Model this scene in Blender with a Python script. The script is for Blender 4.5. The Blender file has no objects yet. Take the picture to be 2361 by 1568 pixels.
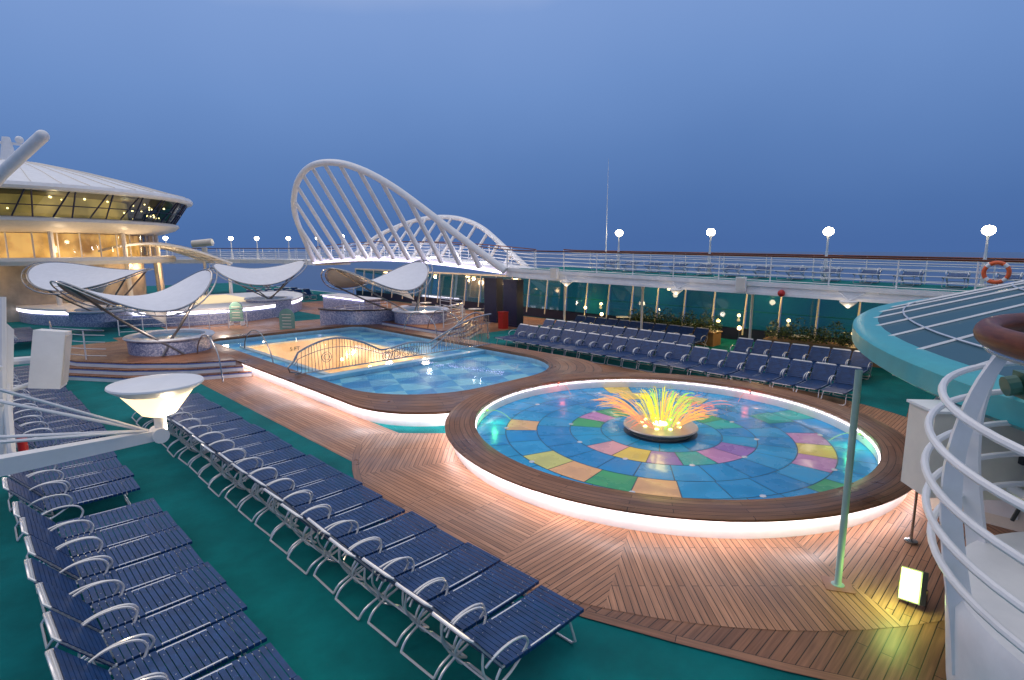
import bpy, math, random
from mathutils import Vector, Matrix
random.seed(7)
pi=math.pi; S=bpy.context.scene; COL=S.collection; RD=math.radians
# ---------------------------------------------------------------- materials
def nt(name):
    m=bpy.data.materials.new(name); m.use_nodes=True
    return m,m.node_tree,m.node_tree.nodes['Principled BSDF']
def mat(name,col,rough=.5,metal=0,noise=.12,scale=4,emis=None,es=0,coat=0,bump=0,bscale=60,stretch=None,spec=.5):
    m,t,b=nt(name); N=t.nodes; L=t.links
    b.inputs['Base Color'].default_value=(*col,1); b.inputs['Roughness'].default_value=rough
    b.inputs['Specular IOR Level'].default_value=spec
    b.inputs['Metallic'].default_value=metal; b.inputs['Coat Weight'].default_value=coat
    tc=N.new('ShaderNodeTexCoord'); mp=N.new('ShaderNodeMapping'); L.new(tc.outputs['Object'],mp.inputs[0])
    if stretch: mp.inputs['Scale'].default_value=stretch
    if noise:
        n=N.new('ShaderNodeTexNoise'); n.inputs['Scale'].default_value=scale; n.inputs['Detail'].default_value=6
        n.inputs['Roughness'].default_value=.65
        L.new(mp.outputs[0],n.inputs['Vector'])
        r=N.new('ShaderNodeValToRGB'); r.color_ramp.elements[0].position=.3; r.color_ramp.elements[1].position=.7
        r.color_ramp.elements[0].color=(*[c*(1-noise) for c in col],1)
        r.color_ramp.elements[1].color=(*[min(1,c*(1+noise)) for c in col],1)
        L.new(n.outputs[0],r.inputs[0]); L.new(r.outputs[0],b.inputs['Base Color'])
    if emis: b.inputs['Emission Color'].default_value=(*emis,1); b.inputs['Emission Strength'].default_value=es
    if bump:
        n2=N.new('ShaderNodeTexNoise'); n2.inputs['Scale'].default_value=bscale; L.new(mp.outputs[0],n2.inputs['Vector'])
        bp=N.new('ShaderNodeBump'); bp.inputs['Strength'].default_value=bump; bp.inputs['Distance'].default_value=.02
        L.new(n2.outputs[0],bp.inputs['Height']); L.new(bp.outputs[0],b.inputs['Normal'])
    return m
def plankmat(name,c1,c2,mortar,bw=2.6,rh=.088,ms=.006,rough=.40,coat=0):
    m,t,b=nt(name); N=t.nodes; L=t.links
    tc=N.new('ShaderNodeTexCoord')
    br=N.new('ShaderNodeTexBrick'); br.inputs['Scale'].default_value=1
    br.inputs['Brick Width'].default_value=bw; br.inputs['Row Height'].default_value=rh
    br.inputs['Mortar Size'].default_value=ms; br.inputs['Mortar Smooth'].default_value=.2; br.offset=.37
    br.inputs['Color1'].default_value=(*c1,1); br.inputs['Color2'].default_value=(*c2,1); br.inputs['Mortar'].default_value=(*mortar,1)
    L.new(tc.outputs['UV'],br.inputs['Vector'])
    mp=N.new('ShaderNodeMapping'); mp.inputs['Scale'].default_value=(1.5,30,1); L.new(tc.outputs['UV'],mp.inputs[0])
    n=N.new('ShaderNodeTexNoise'); n.inputs['Scale'].default_value=1; n.inputs['Detail'].default_value=5; L.new(mp.outputs[0],n.inputs['Vector'])
    n3=N.new('ShaderNodeTexNoise'); n3.inputs['Scale'].default_value=.55; n3.inputs['Detail'].default_value=6; L.new(tc.outputs['Object'],n3.inputs['Vector'])
    ad=N.new('ShaderNodeMath'); ad.operation='ADD'; L.new(n.outputs[0],ad.inputs[0]); L.new(n3.outputs[0],ad.inputs[1])
    mr=N.new('ShaderNodeMapRange'); mr.inputs[1].default_value=.65; mr.inputs[2].default_value=1.35; mr.inputs[3].default_value=.5; mr.inputs[4].default_value=1.45
    L.new(ad.outputs[0],mr.inputs[0])
    mx=N.new('ShaderNodeMix'); mx.data_type='RGBA'; mx.blend_type='MULTIPLY'; mx.inputs[0].default_value=1
    L.new(br.outputs['Color'],mx.inputs[6]); L.new(mr.outputs[0],mx.inputs[7]); L.new(mx.outputs[2],b.inputs['Base Color'])
    m2=N.new('ShaderNodeMapRange'); m2.inputs[1].default_value=.35; m2.inputs[2].default_value=.65; m2.inputs[3].default_value=rough-.12; m2.inputs[4].default_value=rough+.25
    L.new(n3.outputs[0],m2.inputs[0]); L.new(m2.outputs[0],b.inputs['Roughness'])
    bp=N.new('ShaderNodeBump'); bp.inputs['Strength'].default_value=.5; bp.inputs['Distance'].default_value=.006; bp.invert=True
    L.new(br.outputs['Fac'],bp.inputs['Height']); L.new(bp.outputs[0],b.inputs['Normal'])
    b.inputs['Coat Weight'].default_value=coat; b.inputs['Specular IOR Level'].default_value=.28
    return m
def emi(name,col,st):
    m,t,b=nt(name); b.inputs['Base Color'].default_value=(*[min(.8,c) for c in col],1)
    b.inputs['Emission Color'].default_value=(*col,1); b.inputs['Emission Strength'].default_value=st
    return m
def jetmat(name,col,st,tr=.55):
    m=bpy.data.materials.new(name); m.use_nodes=True; t=m.node_tree; N=t.nodes; L=t.links
    N.remove(N['Principled BSDF']); out=N['Material Output']
    a=N.new('ShaderNodeBsdfTransparent'); e=N.new('ShaderNodeEmission'); e.inputs[0].default_value=(*col,1); e.inputs[1].default_value=st
    x=N.new('ShaderNodeMixShader'); x.inputs[0].default_value=1-tr; L.new(a.outputs[0],x.inputs[1]); L.new(e.outputs[0],x.inputs[2]); L.new(x.outputs[0],out.inputs[0])
    return m
def glass(name,tint,refl=.12,rough=.03,opaque=None,of=0,mxr=.8):
    m=bpy.data.materials.new(name); m.use_nodes=True; t=m.node_tree; N=t.nodes; L=t.links
    N.remove(N['Principled BSDF']); out=N['Material Output']
    tr=N.new('ShaderNodeBsdfTransparent'); tr.inputs[0].default_value=(*tint,1)
    gl=N.new('ShaderNodeBsdfGlossy'); gl.inputs['Roughness'].default_value=rough
    lw=N.new('ShaderNodeLayerWeight'); lw.inputs[0].default_value=.25
    mr=N.new('ShaderNodeMapRange'); mr.inputs[3].default_value=refl; mr.inputs[4].default_value=mxr; L.new(lw.outputs['Fresnel'],mr.inputs[0])
    mx=N.new('ShaderNodeMixShader'); L.new(mr.outputs[0],mx.inputs[0]); L.new(gl.outputs[0],mx.inputs[2])
    src=tr
    if opaque:
        d=N.new('ShaderNodeBsdfDiffuse'); d.inputs[0].default_value=(*opaque,1)
        m2=N.new('ShaderNodeMixShader'); m2.inputs[0].default_value=of; L.new(tr.outputs[0],m2.inputs[1]); L.new(d.outputs[0],m2.inputs[2]); src=m2
    L.new(src.outputs[0],mx.inputs[1]); L.new(mx.outputs[0],out.inputs[0])
    return m
WHITE=mat('white_paint',(.78,.77,.76),.35,noise=.07,scale=3)
CREAM=mat('cream_paint',(.75,.68,.58),.4,noise=.06)
ALU=mat('aluminium_tube',(.72,.72,.72),.25,.35,noise=.05)
STEEL=mat('steel_tube',(.35,.35,.36),.25,.9,noise=.1)
DSTEEL=mat('dark_steel_tube',(.22,.21,.21),.3,.8,noise=.1)
NAVYS=mat('navy_vinyl',(.004,.038,.135),.42,noise=.35,scale=7,spec=.4)
NAVY=mat('navy_paint',(.012,.018,.06),.35)
CARPET=mat('teal_carpet',(.001,.145,.15),.9,noise=.3,scale=.8,bump=.4,bscale=300,spec=.15)
TEALP=mat('teal_paint',(.03,.33,.36),.35,noise=.08)
POLEP=mat('grey_green_paint',(.26,.40,.36),.35,noise=.1)
RAILW=mat('varnished_wood',(.13,.036,.014),.42,noise=.4,scale=6,stretch=(1,1,8),spec=.18)
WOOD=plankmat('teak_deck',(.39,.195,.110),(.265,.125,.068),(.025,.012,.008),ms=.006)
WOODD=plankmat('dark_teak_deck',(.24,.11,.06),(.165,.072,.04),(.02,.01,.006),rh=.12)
RIMW=plankmat('teak_rim',(.27,.13,.072),(.18,.08,.043),(.03,.013,.01),bw=1.9,rh=.118,rough=.38)
DARKM=mat('dark_metal',(.03,.03,.035),.4)
REDP=mat('red_paint',(.42,.015,.015),.35)
ORNG=mat('orange_plastic',(.75,.12,.03),.4)
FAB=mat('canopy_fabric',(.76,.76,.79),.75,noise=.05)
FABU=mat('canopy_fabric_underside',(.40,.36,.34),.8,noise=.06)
SEAM=mat('sea_water',(.02,.06,.16),.3,noise=.15,scale=.01,bump=.5,bscale=.3)
CONC=mat('pool_wall_paint',(.82,.79,.77),.45,noise=.05)
TAN=mat('pool_well_tile',(.72,.55,.38),.4,noise=.12,scale=2)
GLOBE=emi('lamp_globe',(1,.84,.58),30)
WARM=emi('warm_lamp',(1,.66,.28),10)
STRIP=emi('light_strip',(1,.89,.93),25)
STRIPV=emi('violet_light_strip',(.75,.68,1),6)
GLASST=glass('teal_glass',(.08,.36,.36),.06,mxr=.38,opaque=(.01,.16,.17),of=.45)
GLASSR=glass('roof_glass',(.25,.35,.42),.04,.18,(.055,.125,.17),.98,mxr=.22)
GLASSD=glass('green_window_glass',(.40,.50,.44),.10)
WATER=glass('pool_water',(.88,.96,.98),.02,.03,mxr=.33)
def tilemat():
    m,t,b=nt('blue_pool_tile'); N=t.nodes; L=t.links
    tc=N.new('ShaderNodeTexCoord'); mp=N.new('ShaderNodeMapping'); mp.inputs['Rotation'].default_value=(0,0,RD(24)); L.new(tc.outputs['Object'],mp.inputs[0])
    ck=N.new('ShaderNodeTexChecker'); ck.inputs['Scale'].default_value=1.15; ck.inputs[1].default_value=(.09,.43,.74,1); ck.inputs[2].default_value=(.32,.68,.84,1); L.new(mp.outputs[0],ck.inputs[0])
    mp2=N.new('ShaderNodeMapping'); mp2.inputs['Rotation'].default_value=(0,0,RD(-21)); L.new(tc.outputs['Object'],mp2.inputs[0])
    ck2=N.new('ShaderNodeTexChecker'); ck2.inputs['Scale'].default_value=.7; ck2.inputs[1].default_value=(.76,.84,.94,1); ck2.inputs[2].default_value=(1.25,1.18,1.08,1); L.new(mp2.outputs[0],ck2.inputs[0])
    mx=N.new('ShaderNodeMix'); mx.data_type='RGBA'; mx.blend_type='MULTIPLY'; mx.inputs[0].default_value=1
    L.new(ck.outputs[0],mx.inputs[6]); L.new(ck2.outputs[0],mx.inputs[7])
    br=N.new('ShaderNodeTexBrick'); br.inputs['Scale'].default_value=1; br.offset=0
    br.inputs['Brick Width'].default_value=.25; br.inputs['Row Height'].default_value=.25; br.inputs['Mortar Size'].default_value=.006
    br.inputs['Color1'].default_value=(1,1,1,1); br.inputs['Color2'].default_value=(.86,.88,.9,1); br.inputs['Mortar'].default_value=(.6,.65,.75,1); L.new(tc.outputs['Object'],br.inputs[0])
    m3=N.new('ShaderNodeMix'); m3.data_type='RGBA'; m3.blend_type='MULTIPLY'; m3.inputs[0].default_value=1
    L.new(mx.outputs[2],m3.inputs[6]); L.new(br.outputs[0],m3.inputs[7]); L.new(m3.outputs[2],b.inputs['Base Color'])
    b.inputs['Roughness'].default_value=.3
    return m
TILE=tilemat()
def mosaic():
    m,t,b=nt('violet_mosaic'); N=t.nodes; L=t.links
    tc=N.new('ShaderNodeTexCoord'); v=N.new('ShaderNodeTexVoronoi'); v.inputs['Scale'].default_value=22; L.new(tc.outputs['Object'],v.inputs['Vector'])
    sp=N.new('ShaderNodeSeparateColor'); L.new(v.outputs['Color'],sp.inputs[0])
    r=N.new('ShaderNodeValToRGB'); e=r.color_ramp.elements; e[0].color=(.15,.18,.33,1); e[1].color=(.48,.50,.62,1); x=e.new(.5); x.color=(.28,.32,.47,1)
    L.new(sp.outputs[0],r.inputs[0]); L.new(r.outputs[0],b.inputs['Base Color']); b.inputs['Roughness'].default_value=.25
    return m
MOS=mosaic()
def colattr():
    m,t,b=nt('coloured_pool_tile'); N=t.nodes; L=t.links
    a=N.new('ShaderNodeVertexColor'); a.layer_name='Col'
    n=N.new('ShaderNodeTexNoise'); n.inputs['Scale'].default_value=1.6; n.inputs['Detail'].default_value=8
    tc=N.new('ShaderNodeTexCoord'); L.new(tc.outputs['Object'],n.inputs['Vector'])
    mr=N.new('ShaderNodeMapRange'); mr.inputs[1].default_value=.3; mr.inputs[2].default_value=.7; mr.inputs[3].default_value=.84; mr.inputs[4].default_value=1.14; L.new(n.outputs[0],mr.inputs[0])
    mx=N.new('ShaderNodeMix'); mx.data_type='RGBA'; mx.blend_type='MULTIPLY'; mx.inputs[0].default_value=1
    L.new(a.outputs[0],mx.inputs[6]); L.new(mr.outputs[0],mx.inputs[7]); L.new(mx.outputs[2],b.inputs['Base Color'])
    m2=N.new('ShaderNodeMapRange'); m2.inputs[1].default_value=.4; m2.inputs[2].default_value=.62; m2.inputs[3].default_value=.16; m2.inputs[4].default_value=.5
    L.new(n.outputs[0],m2.inputs[0]); L.new(m2.outputs[0],b.inputs['Roughness']); b.inputs['Specular IOR Level'].default_value=.22
    return m
CTILE=colattr()
def leafmat():
    m,t,b=nt('leaf'); N=t.nodes; L=t.links
    o=N.new('ShaderNodeNewGeometry'); r=N.new('ShaderNodeValToRGB'); r.color_ramp.elements[0].color=(.02,.05,.012,1); r.color_ramp.elements[1].color=(.12,.17,.035,1)
    L.new(o.outputs['Random Per Island'],r.inputs[0]); L.new(r.outputs[0],b.inputs['Base Color']); b.inputs['Roughness'].default_value=.5
    return m
LEAF=leafmat()
# ---------------------------------------------------------------- mesh builder
class M:
    def __init__(s): s.v=[];s.f=[];s.uv={};s.mi={};s.col={};s.cm=0
    def face(s,idx,uv=None,col=None):
        k=len(s.f); s.f.append(tuple(idx))
        if uv: s.uv[k]=uv
        if col: s.col[k]=col
        if s.cm: s.mi[k]=s.cm
    def add(s,pts): b=len(s.v); s.v+= [tuple(p) for p in pts]; return b
    def quad(s,a,b,c,d,uv=None,col=None): i=s.add([a,b,c,d]); s.face((i,i+1,i+2,i+3),uv,col)
    def box(s,c,d,rz=0,mt=None):
        hx,hy,hz=d[0]/2,d[1]/2,d[2]/2
        p=[Vector((x*hx,y*hy,z*hz)) for z in(-1,1) for x,y in((-1,-1),(1,-1),(1,1),(-1,1))]
        R=mt if mt else Matrix.Rotation(rz,3,'Z')
        i=s.add([R@q+Vector(c) for q in p])
        for f in((3,2,1,0),(4,5,6,7),(0,1,5,4),(1,2,6,5),(2,3,7,6),(3,0,4,7)): s.face([i+k for k in f])
    def tube(s,pts,r,n=6,closed=False,cap=True):
        P=[Vector(p) for p in pts]; K=len(P); rs=r if isinstance(r,(list,tuple)) else [r]*K
        up=None; rings=[]
        for i in range(K):
            if closed: t=P[(i+1)%K]-P[i-1]
            else: t=P[min(i+1,K-1)]-P[max(i-1,0)]
            t.normalize()
            if up is None:
                up=Vector((0,0,1)) if abs(t.z)<.9 else Vector((1,0,0))
            a=t.cross(up)
            if a.length<1e-4: a=t.cross(Vector((0,1,0)))
            a.normalize(); b=a.cross(t).normalized(); up=b
            rings.append(s.add([P[i]+(a*math.cos(2*pi*k/n)+b*math.sin(2*pi*k/n))*rs[i] for k in range(n)]))
        for i in range(K if closed else K-1):
            A=rings[i];B=rings[(i+1)%K]
            for k in range(n): s.face((A+k,A+(k+1)%n,B+(k+1)%n,B+k))
        if not closed and cap:
            s.face([rings[0]+k for k in range(n)][::-1]); s.face([rings[-1]+k for k in range(n)])
    def lathe(s,prof,c=(0,0),n=48,a0=0,a1=2*pi,uv=False):
        full=abs(a1-a0-2*pi)<1e-6; m=n if full else n+1; rings=[]
        for k in range(m):
            a=a0+(a1-a0)*k/n; rings.append(s.add([(c[0]+r*math.cos(a),c[1]+r*math.sin(a),z) for r,z in prof]))
        for k in range(n):
            A=rings[k];B=rings[(k+1)%m]
            for j in range(len(prof)-1):
                u=None
                if uv:
                    R=max(p[0] for p in prof); u0=(a1-a0)*k/n*R;u1=(a1-a0)*(k+1)/n*R
                    l0=sum(math.dist(prof[q],prof[q+1]) for q in range(j)); l1=l0+math.dist(prof[j],prof[j+1])
                    u=[(u0,l0),(u1,l0),(u1,l1),(u0,l1)]
                s.face((A+j,B+j,B+j+1,A+j+1),u)
    def prism(s,poly,z0,z1,top=True,bot=False):
        n=len(poly); a=s.add([(x,y,z0) for x,y in poly]); b=s.add([(x,y,z1) for x,y in poly])
        for k in range(n): s.face((a+k,a+(k+1)%n,b+(k+1)%n,b+k))
        if top: s.face([b+k for k in range(n)])
        if bot: s.face([a+k for k in range(n)][::-1])
    def ball(s,c,r,n=10,sq=1):
        prof=[(max(1e-4,r*math.sin(pi*k/n)),c[2]-r*sq*math.cos(pi*k/n)) for k in range(n+1)]
        s.lathe(prof,(c[0],c[1]),n*2)
    def map(s,fn): s.v=[fn(*p) for p in s.v]; return s
    def obj(s,name,mats,parent=None,smooth=False,kind=None,label=None,local=False):
        if not isinstance(mats,(list,tuple)): mats=[mats]
        me=bpy.data.meshes.new(name); off=Vector((0,0,0))
        if parent and not local:
            q=parent
            while q: off=off+q.location; q=q.parent
        me.from_pydata([tuple(Vector(p)-off) for p in s.v],[],s.f)
        for m in mats: me.materials.append(m)
        for k,i in s.mi.items(): me.polygons[k].material_index=i
        if s.uv:
            ul=me.uv_layers.new(name='UVMap')
            for k,u in s.uv.items():
                for j,li in enumerate(me.polygons[k].loop_indices): ul.data[li].uv=u[j]
        if s.col:
            ca=me.color_attributes.new('Col','FLOAT_COLOR','CORNER')
            for k,c in s.col.items():
                for li in me.polygons[k].loop_indices: ca.data[li].color=(*c,1)
        if smooth:
            for p in me.polygons: p.use_smooth=True
            try: me.set_sharp_from_angle(angle=RD(40))
            except Exception: pass
        me.update()
        o=bpy.data.objects.new(name,me); COL.objects.link(o)
        if parent: o.parent=parent
        if kind: o['kind']=kind
        if label: o['label']=label
        return o
def thing(name,label,cat,loc=(0,0,0),group=None):
    o=bpy.data.objects.new(name,None); o.empty_display_size=.3; o.location=loc; COL.objects.link(o)
    o['label']=label;o['category']=cat
    if group:o['group']=group
    return o
def tag(o,label,cat,group=None):
    o['label']=label;o['category']=cat
    if group:o['group']=group
    return o
def copy_thing(root,loc,rz=0,label=None):
    n=root.copy(); COL.objects.link(n); n.location=loc; n.rotation_euler=(0,0,rz)
    if label: n['label']=label
    def rec(a,b):
        for c in list(a.children):
            d=c.copy(); COL.objects.link(d); d.parent=b; rec(c,d)
    rec(root,n); return n
def plight(name,loc,e,col=(1,.75,.45),r=.12,parent=None):
    l=bpy.data.lights.new(name,'POINT'); l.energy=e; l.color=col; l.shadow_soft_size=r
    o=bpy.data.objects.new(name,l); COL.objects.link(o); o.location=loc
    if parent: o.parent=parent; o.location=Vector(loc)-parent.location
    return o
def lerp(a,b,t): return a+(b-a)*t
def crom(pts,n=6):
    P=[]
    for i in range(len(pts)-1):
        p0=Vector(pts[max(i-1,0)]);p1=Vector(pts[i]);p2=Vector(pts[i+1]);p3=Vector(pts[min(i+2,len(pts)-1)])
        for q in range(n):
            t=q/n; P.append(.5*((2*p1)+(p2-p0)*t+(2*p0-5*p1+4*p2-p3)*t*t+(3*p1-p0-3*p2+p3)*t**3))
    P.append(Vector(pts[-1])); return P
# ---------------------------------------------------------------- camera, world
cam=bpy.data.cameras.new('camera'); co=bpy.data.objects.new('camera',cam); COL.objects.link(co)
co.location=(0,0,4.4); co.rotation_euler=(RD(90-9.13),0,RD(-45))
cam.sensor_width=36; cam.lens=36*1300/2361; cam.clip_start=.05; cam.clip_end=12000; S.camera=co
S.view_settings.view_transform='Standard'
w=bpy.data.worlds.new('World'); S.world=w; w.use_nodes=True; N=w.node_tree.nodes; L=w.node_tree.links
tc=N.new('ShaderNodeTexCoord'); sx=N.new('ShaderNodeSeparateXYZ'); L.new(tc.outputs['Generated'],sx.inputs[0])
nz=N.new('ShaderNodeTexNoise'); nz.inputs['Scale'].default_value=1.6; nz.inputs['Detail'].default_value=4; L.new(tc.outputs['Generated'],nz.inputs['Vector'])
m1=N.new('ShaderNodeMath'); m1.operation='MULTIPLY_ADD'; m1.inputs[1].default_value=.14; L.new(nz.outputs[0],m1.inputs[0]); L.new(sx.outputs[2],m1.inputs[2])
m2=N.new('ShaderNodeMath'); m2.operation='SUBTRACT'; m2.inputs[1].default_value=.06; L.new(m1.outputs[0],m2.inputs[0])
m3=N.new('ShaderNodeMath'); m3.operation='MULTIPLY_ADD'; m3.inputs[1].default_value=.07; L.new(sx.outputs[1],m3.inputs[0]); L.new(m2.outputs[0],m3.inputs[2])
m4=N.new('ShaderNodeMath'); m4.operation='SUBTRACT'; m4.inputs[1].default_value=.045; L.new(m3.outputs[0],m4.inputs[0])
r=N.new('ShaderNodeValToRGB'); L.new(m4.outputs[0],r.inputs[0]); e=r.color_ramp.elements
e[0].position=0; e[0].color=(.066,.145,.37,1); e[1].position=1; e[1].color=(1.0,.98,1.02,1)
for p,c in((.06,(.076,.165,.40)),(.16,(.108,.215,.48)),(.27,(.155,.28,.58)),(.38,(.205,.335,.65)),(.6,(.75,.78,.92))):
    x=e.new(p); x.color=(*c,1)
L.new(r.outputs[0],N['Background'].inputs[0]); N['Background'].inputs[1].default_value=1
sl=bpy.data.lights.new('sun','SUN'); sl.energy=.3; sl.angle=RD(25); sl.color=(1,.82,.72)
so=bpy.data.objects.new('sun',sl); COL.objects.link(so); so.rotation_euler=(RD(50),0,RD(200))
# ---------------------------------------------------------------- setting
m=M(); m.quad((-6000,-6000,-18),(6000,-6000,-18),(6000,6000,-18),(-6000,6000,-18)); m.obj('sea',SEAM,kind='structure')
m=M()
for x0,x1,y0,y1 in((-6,8.4,-12,80),(15,28,-12,80),(8.4,15,-12,12.9),(8.4,15,26.6,80)):
    m.quad((x0,y0,0),(x1,y0,0),(x1,y1,0),(x0,y1,0))
m.obj('carpet_deck',CARPET,kind='structure')
CX,CY=11.7,6.68
def uvrot(p,a): return (p[0]*math.cos(a)+p[1]*math.sin(a),-p[0]*math.sin(a)+p[1]*math.cos(a))
m=M()
secs=[(-22,22,90),(22,67,135),(67,113,0),(113,155,45),(155,191,90),(191,205,0),(205,234,45),(234,262,0),(262,300,45),(300,338,0)]
for a0,a1,d in secs:
    k=max(3,int((a1-a0)/4))
    for j in range(k):
        b0=RD(lerp(a0,a1,j/k)); b1=RD(lerp(a0,a1,(j+1)/k))
        ps=[(CX+rr*math.cos(b),CY+rr*math.sin(b)) for rr,b in((4.75,b0),(7.05,b0),(7.05,b1),(4.75,b1))]
        if max(p[1] for p in ps)>11.9 and abs(b0-pi/2)<.7 : continue
        m.quad(*[(x,y,.011) for x,y in ps],uv=[uvrot(p,RD(d)) for p in ps])
for x0,x1,y0,y1,d in((5.6,7.35,10.2,34,90),(16.05,17.7,10.2,34,90),(7.35,16.05,27.3,34,90),(17.7,27,22,46,90),(8.4,15,34,50,90)):
    ps=[(x0,y0),(x1,y0),(x1,y1),(x0,y1)]; m.quad(*[(x,y,.004) for x,y in ps],uv=[uvrot(p,RD(d)) for p in ps])
m.obj('wood_deck',WOOD,kind='structure')
edge=[(CX+7.05*math.cos(RD(q)),CY+7.05*math.sin(RD(q))) for q in range(141,190,4)]+[(4.78,4.9),(5.05,3.8),(5.42,2.8),(5.85,1.75),(6.35,.7),(6.95,-.6),(7.4,-2.5),(7.8,-5)]
m=M(); poly=[p for p in edge if p[1]<5.6]+[(14,-8),(19,-8),(19,3),(13,2.2),(9,3),(7.2,5)]
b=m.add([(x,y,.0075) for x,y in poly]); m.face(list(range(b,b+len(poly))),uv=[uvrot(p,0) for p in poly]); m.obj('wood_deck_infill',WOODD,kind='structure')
m=M(); u=0
for k in range(len(edge)-1):
    a=Vector(edge[k]);b=Vector(edge[k+1]); pa=Vector(edge[max(k-1,0)]); pb=Vector(edge[min(k+2,len(edge)-1)])
    na=(b-pa).normalized(); nb=(pb-a).normalized(); oa=Vector((na.y,-na.x))*-.07; ob=Vector((nb.y,-nb.x))*-.07; L_=(b-a).length
    m.quad((*(a-oa),.015),(*(b-ob),.015),(*(b+ob),.015),(*(a+oa),.015),uv=[(u,0),(u+L_,0),(u+L_,.12),(u,.12)]); u+=L_
m.obj('wood_deck_border',RIMW,kind='structure')
m=M(); m.box((28.15,34,-9.2),(.2,92,18.4)); m.box((-6.1,34,-9.2),(.2,92,18.4)); o=m.obj('ship_hull',WHITE); tag(o,'white steel hull side of the ship above the sea','ship')
# ---------------------------------------------------------------- round splash pool
rp=thing('splash_pool','round pool with teak rim, multicoloured tile floor and lit wall','pool',(CX,CY,0))
m=M(); m.lathe([(4.93,0),(4.93,.345),(4.6,.36)],(CX,CY),128); m.obj('wall',CONC,rp,True)
m=M(); m.lathe([(4.9,.365),(5.1,.368),(5.12,.385),(5.12,.41),(5.09,.425),(4.45,.425),(4.42,.41),(4.42,.33)],(CX,CY),128,uv=True); m.obj('rim',RIMW,rp,True)
m=M(); m.lathe([(4.42,.36),(4.42,.05)],(CX,CY),128); m.obj('inner_wall',CONC,rp,True)
m=M(); m.lathe([(4.99,.355),(5.055,.355),(5.055,.364)],(CX,CY),128); m.obj('light_strip',STRIP,rp,True)
m=M(); m.lathe([(4.425,.30),(4.395,.30),(4.395,.315)],(CX,CY),128); m.obj('inner_light_strip',emi('soft_light_strip',(1,.86,.93),5),rp,True)
m=M(); m.lathe([(0.001,.085),(4.43,.085)],(CX,CY),96); m.obj('floor_grout',mat('grout',(.012,.05,.10),.4),rp)
m=M()
blues=[(.02,.29,.58),(.015,.25,.54),(.03,.33,.61),(.02,.31,.56)]
cols=[(.56,.04,.06),(.76,.56,.13),(.06,.36,.15),(.56,.25,.48),(.30,.16,.46),(.80,.43,.20),(.62,.60,.18),(.03,.42,.38),(.70,.36,.40)]
radii=[.85,1.4,2.15,2.95,3.7,4.42]; prob=[.0,.58,.05,.45,.15]; ns=[12,18,24,26,34]
rnd=random.Random(52)
for j in range(5):
    n=ns[j]; last=None
    for k in range(n):
        a0=2*pi*k/n+j*.05; a1=2*pi*(k+1)/n+j*.05; g=.011
        c=rnd.choice(blues)
        if rnd.random()<prob[j]:
            c=rnd.choice([q for q in cols if q!=last]); last=c
        r0,r1=radii[j]+g,radii[j+1]-g; sub=4
        for q in range(sub):
            b0=lerp(a0,a1,q/sub)+(g/r1 if q==0 else 0); b1=lerp(a0,a1,(q+1)/sub)-(g/r1 if q==sub-1 else 0)
            m.quad(*[(CX+R*math.cos(b),CY+R*math.sin(b),.09) for R,b in((r0,b0),(r1,b0),(r1,b1),(r0,b1))],col=c)
m.obj('tile_floor',CTILE,rp)
for k in range(10):
    for rr_,da in((2.15,.2),(3.7,.4)):
        a=2*pi*k/10+da; x,y=CX+rr_*math.cos(a),CY+rr_*math.sin(a); m=M(); m.lathe([(.001,.099),(.055,.099),(.06,.092)],(x,y),12); m.obj('floor_nozzle',ALU,rp)
# fountain
ft=thing('fountain','steel disc fountain with red, yellow and green lit water jets','fountain',(CX,CY,.09))
m=M(); m.lathe([(.72,.09),(.74,.14),(.70,.15),(.70,.18),(.84,.21),(.87,.24),(.85,.265),(.5,.28),(.001,.29)],(CX,CY),64); m.obj('basin',mat('fountain_steel',(.42,.39,.36),.32,.45),ft,True)
JY=jetmat('yellow_water_glow',(1,.80,.06),1.35,.5);JR=jetmat('red_water_glow',(1,.28,.18),1.2,.5);JG=jetmat('green_water_glow',(.42,.95,.12),1.2,.52);JO=jetmat('orange_water_glow',(1,.50,.13),1.3,.5)  # clear water; coloured lamplight on the jets is put in as emission
def jet(a,rr,out,hh,end,r0,cluster,mt):
    mm=M(); K=12
    for c_ in range(cluster):
        a2=a+rnd.uniform(-.13,.13); o2=out*rnd.uniform(.8,1.2); h2=hh*rnd.uniform(.75,1.15); e2=end*rnd.uniform(.8,1.1)
        pts=[(CX+(rr+o2*t)*math.cos(a2),CY+(rr+o2*t)*math.sin(a2),.27+4*h2*t*(1-t)) for t in[k/K*e2 for k in range(K+1)]]
        mm.tube(pts,[r0*(.6+1.0*k/K) if k<K else r0*.2 for k in range(K+1)],4)
    for q in range(36):
        t=rnd.uniform(.3,end+.2); R=rr+out*t+rnd.uniform(-.12,.12); a2=a+rnd.uniform(-.18,.18)
        mm.ball((CX+R*math.cos(a2),CY+R*math.sin(a2),.3+4*hh*t*max(.1,1-t)+rnd.uniform(-.1,.12)),.005,3)
    mm.obj('water_jet',mt,ft,True)
for i in range(24):
    a=2*pi*i/24+rnd.uniform(-.08,.08); ca=math.cos(a-RD(135))
    mt=rnd.choice([JR,JO,JR,JO]) if ca>.35 else (rnd.choice([JR,JO,JO]) if ca<-.35 else rnd.choice([JY,JG,JO]))
    jet(a,.45,rnd.uniform(1.1,1.8),rnd.uniform(.38,.62),rnd.uniform(.42,.66),.0062,7,mt)
for i in range(20): jet(rnd.uniform(0,2*pi),rnd.uniform(.1,.35),rnd.uniform(.4,1.1),rnd.uniform(.5,.8),rnd.uniform(.4,.6),.0066,7,rnd.choice([JY,JG,JY,JG,JO]))
m=M(); m.lathe([(.001,.315),(.16,.31),(.18,.28)],(CX,CY),20); m.obj('fountain_lamp',emi('fountain_lamp_glow',(1,.92,.35),8),ft,True)
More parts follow.
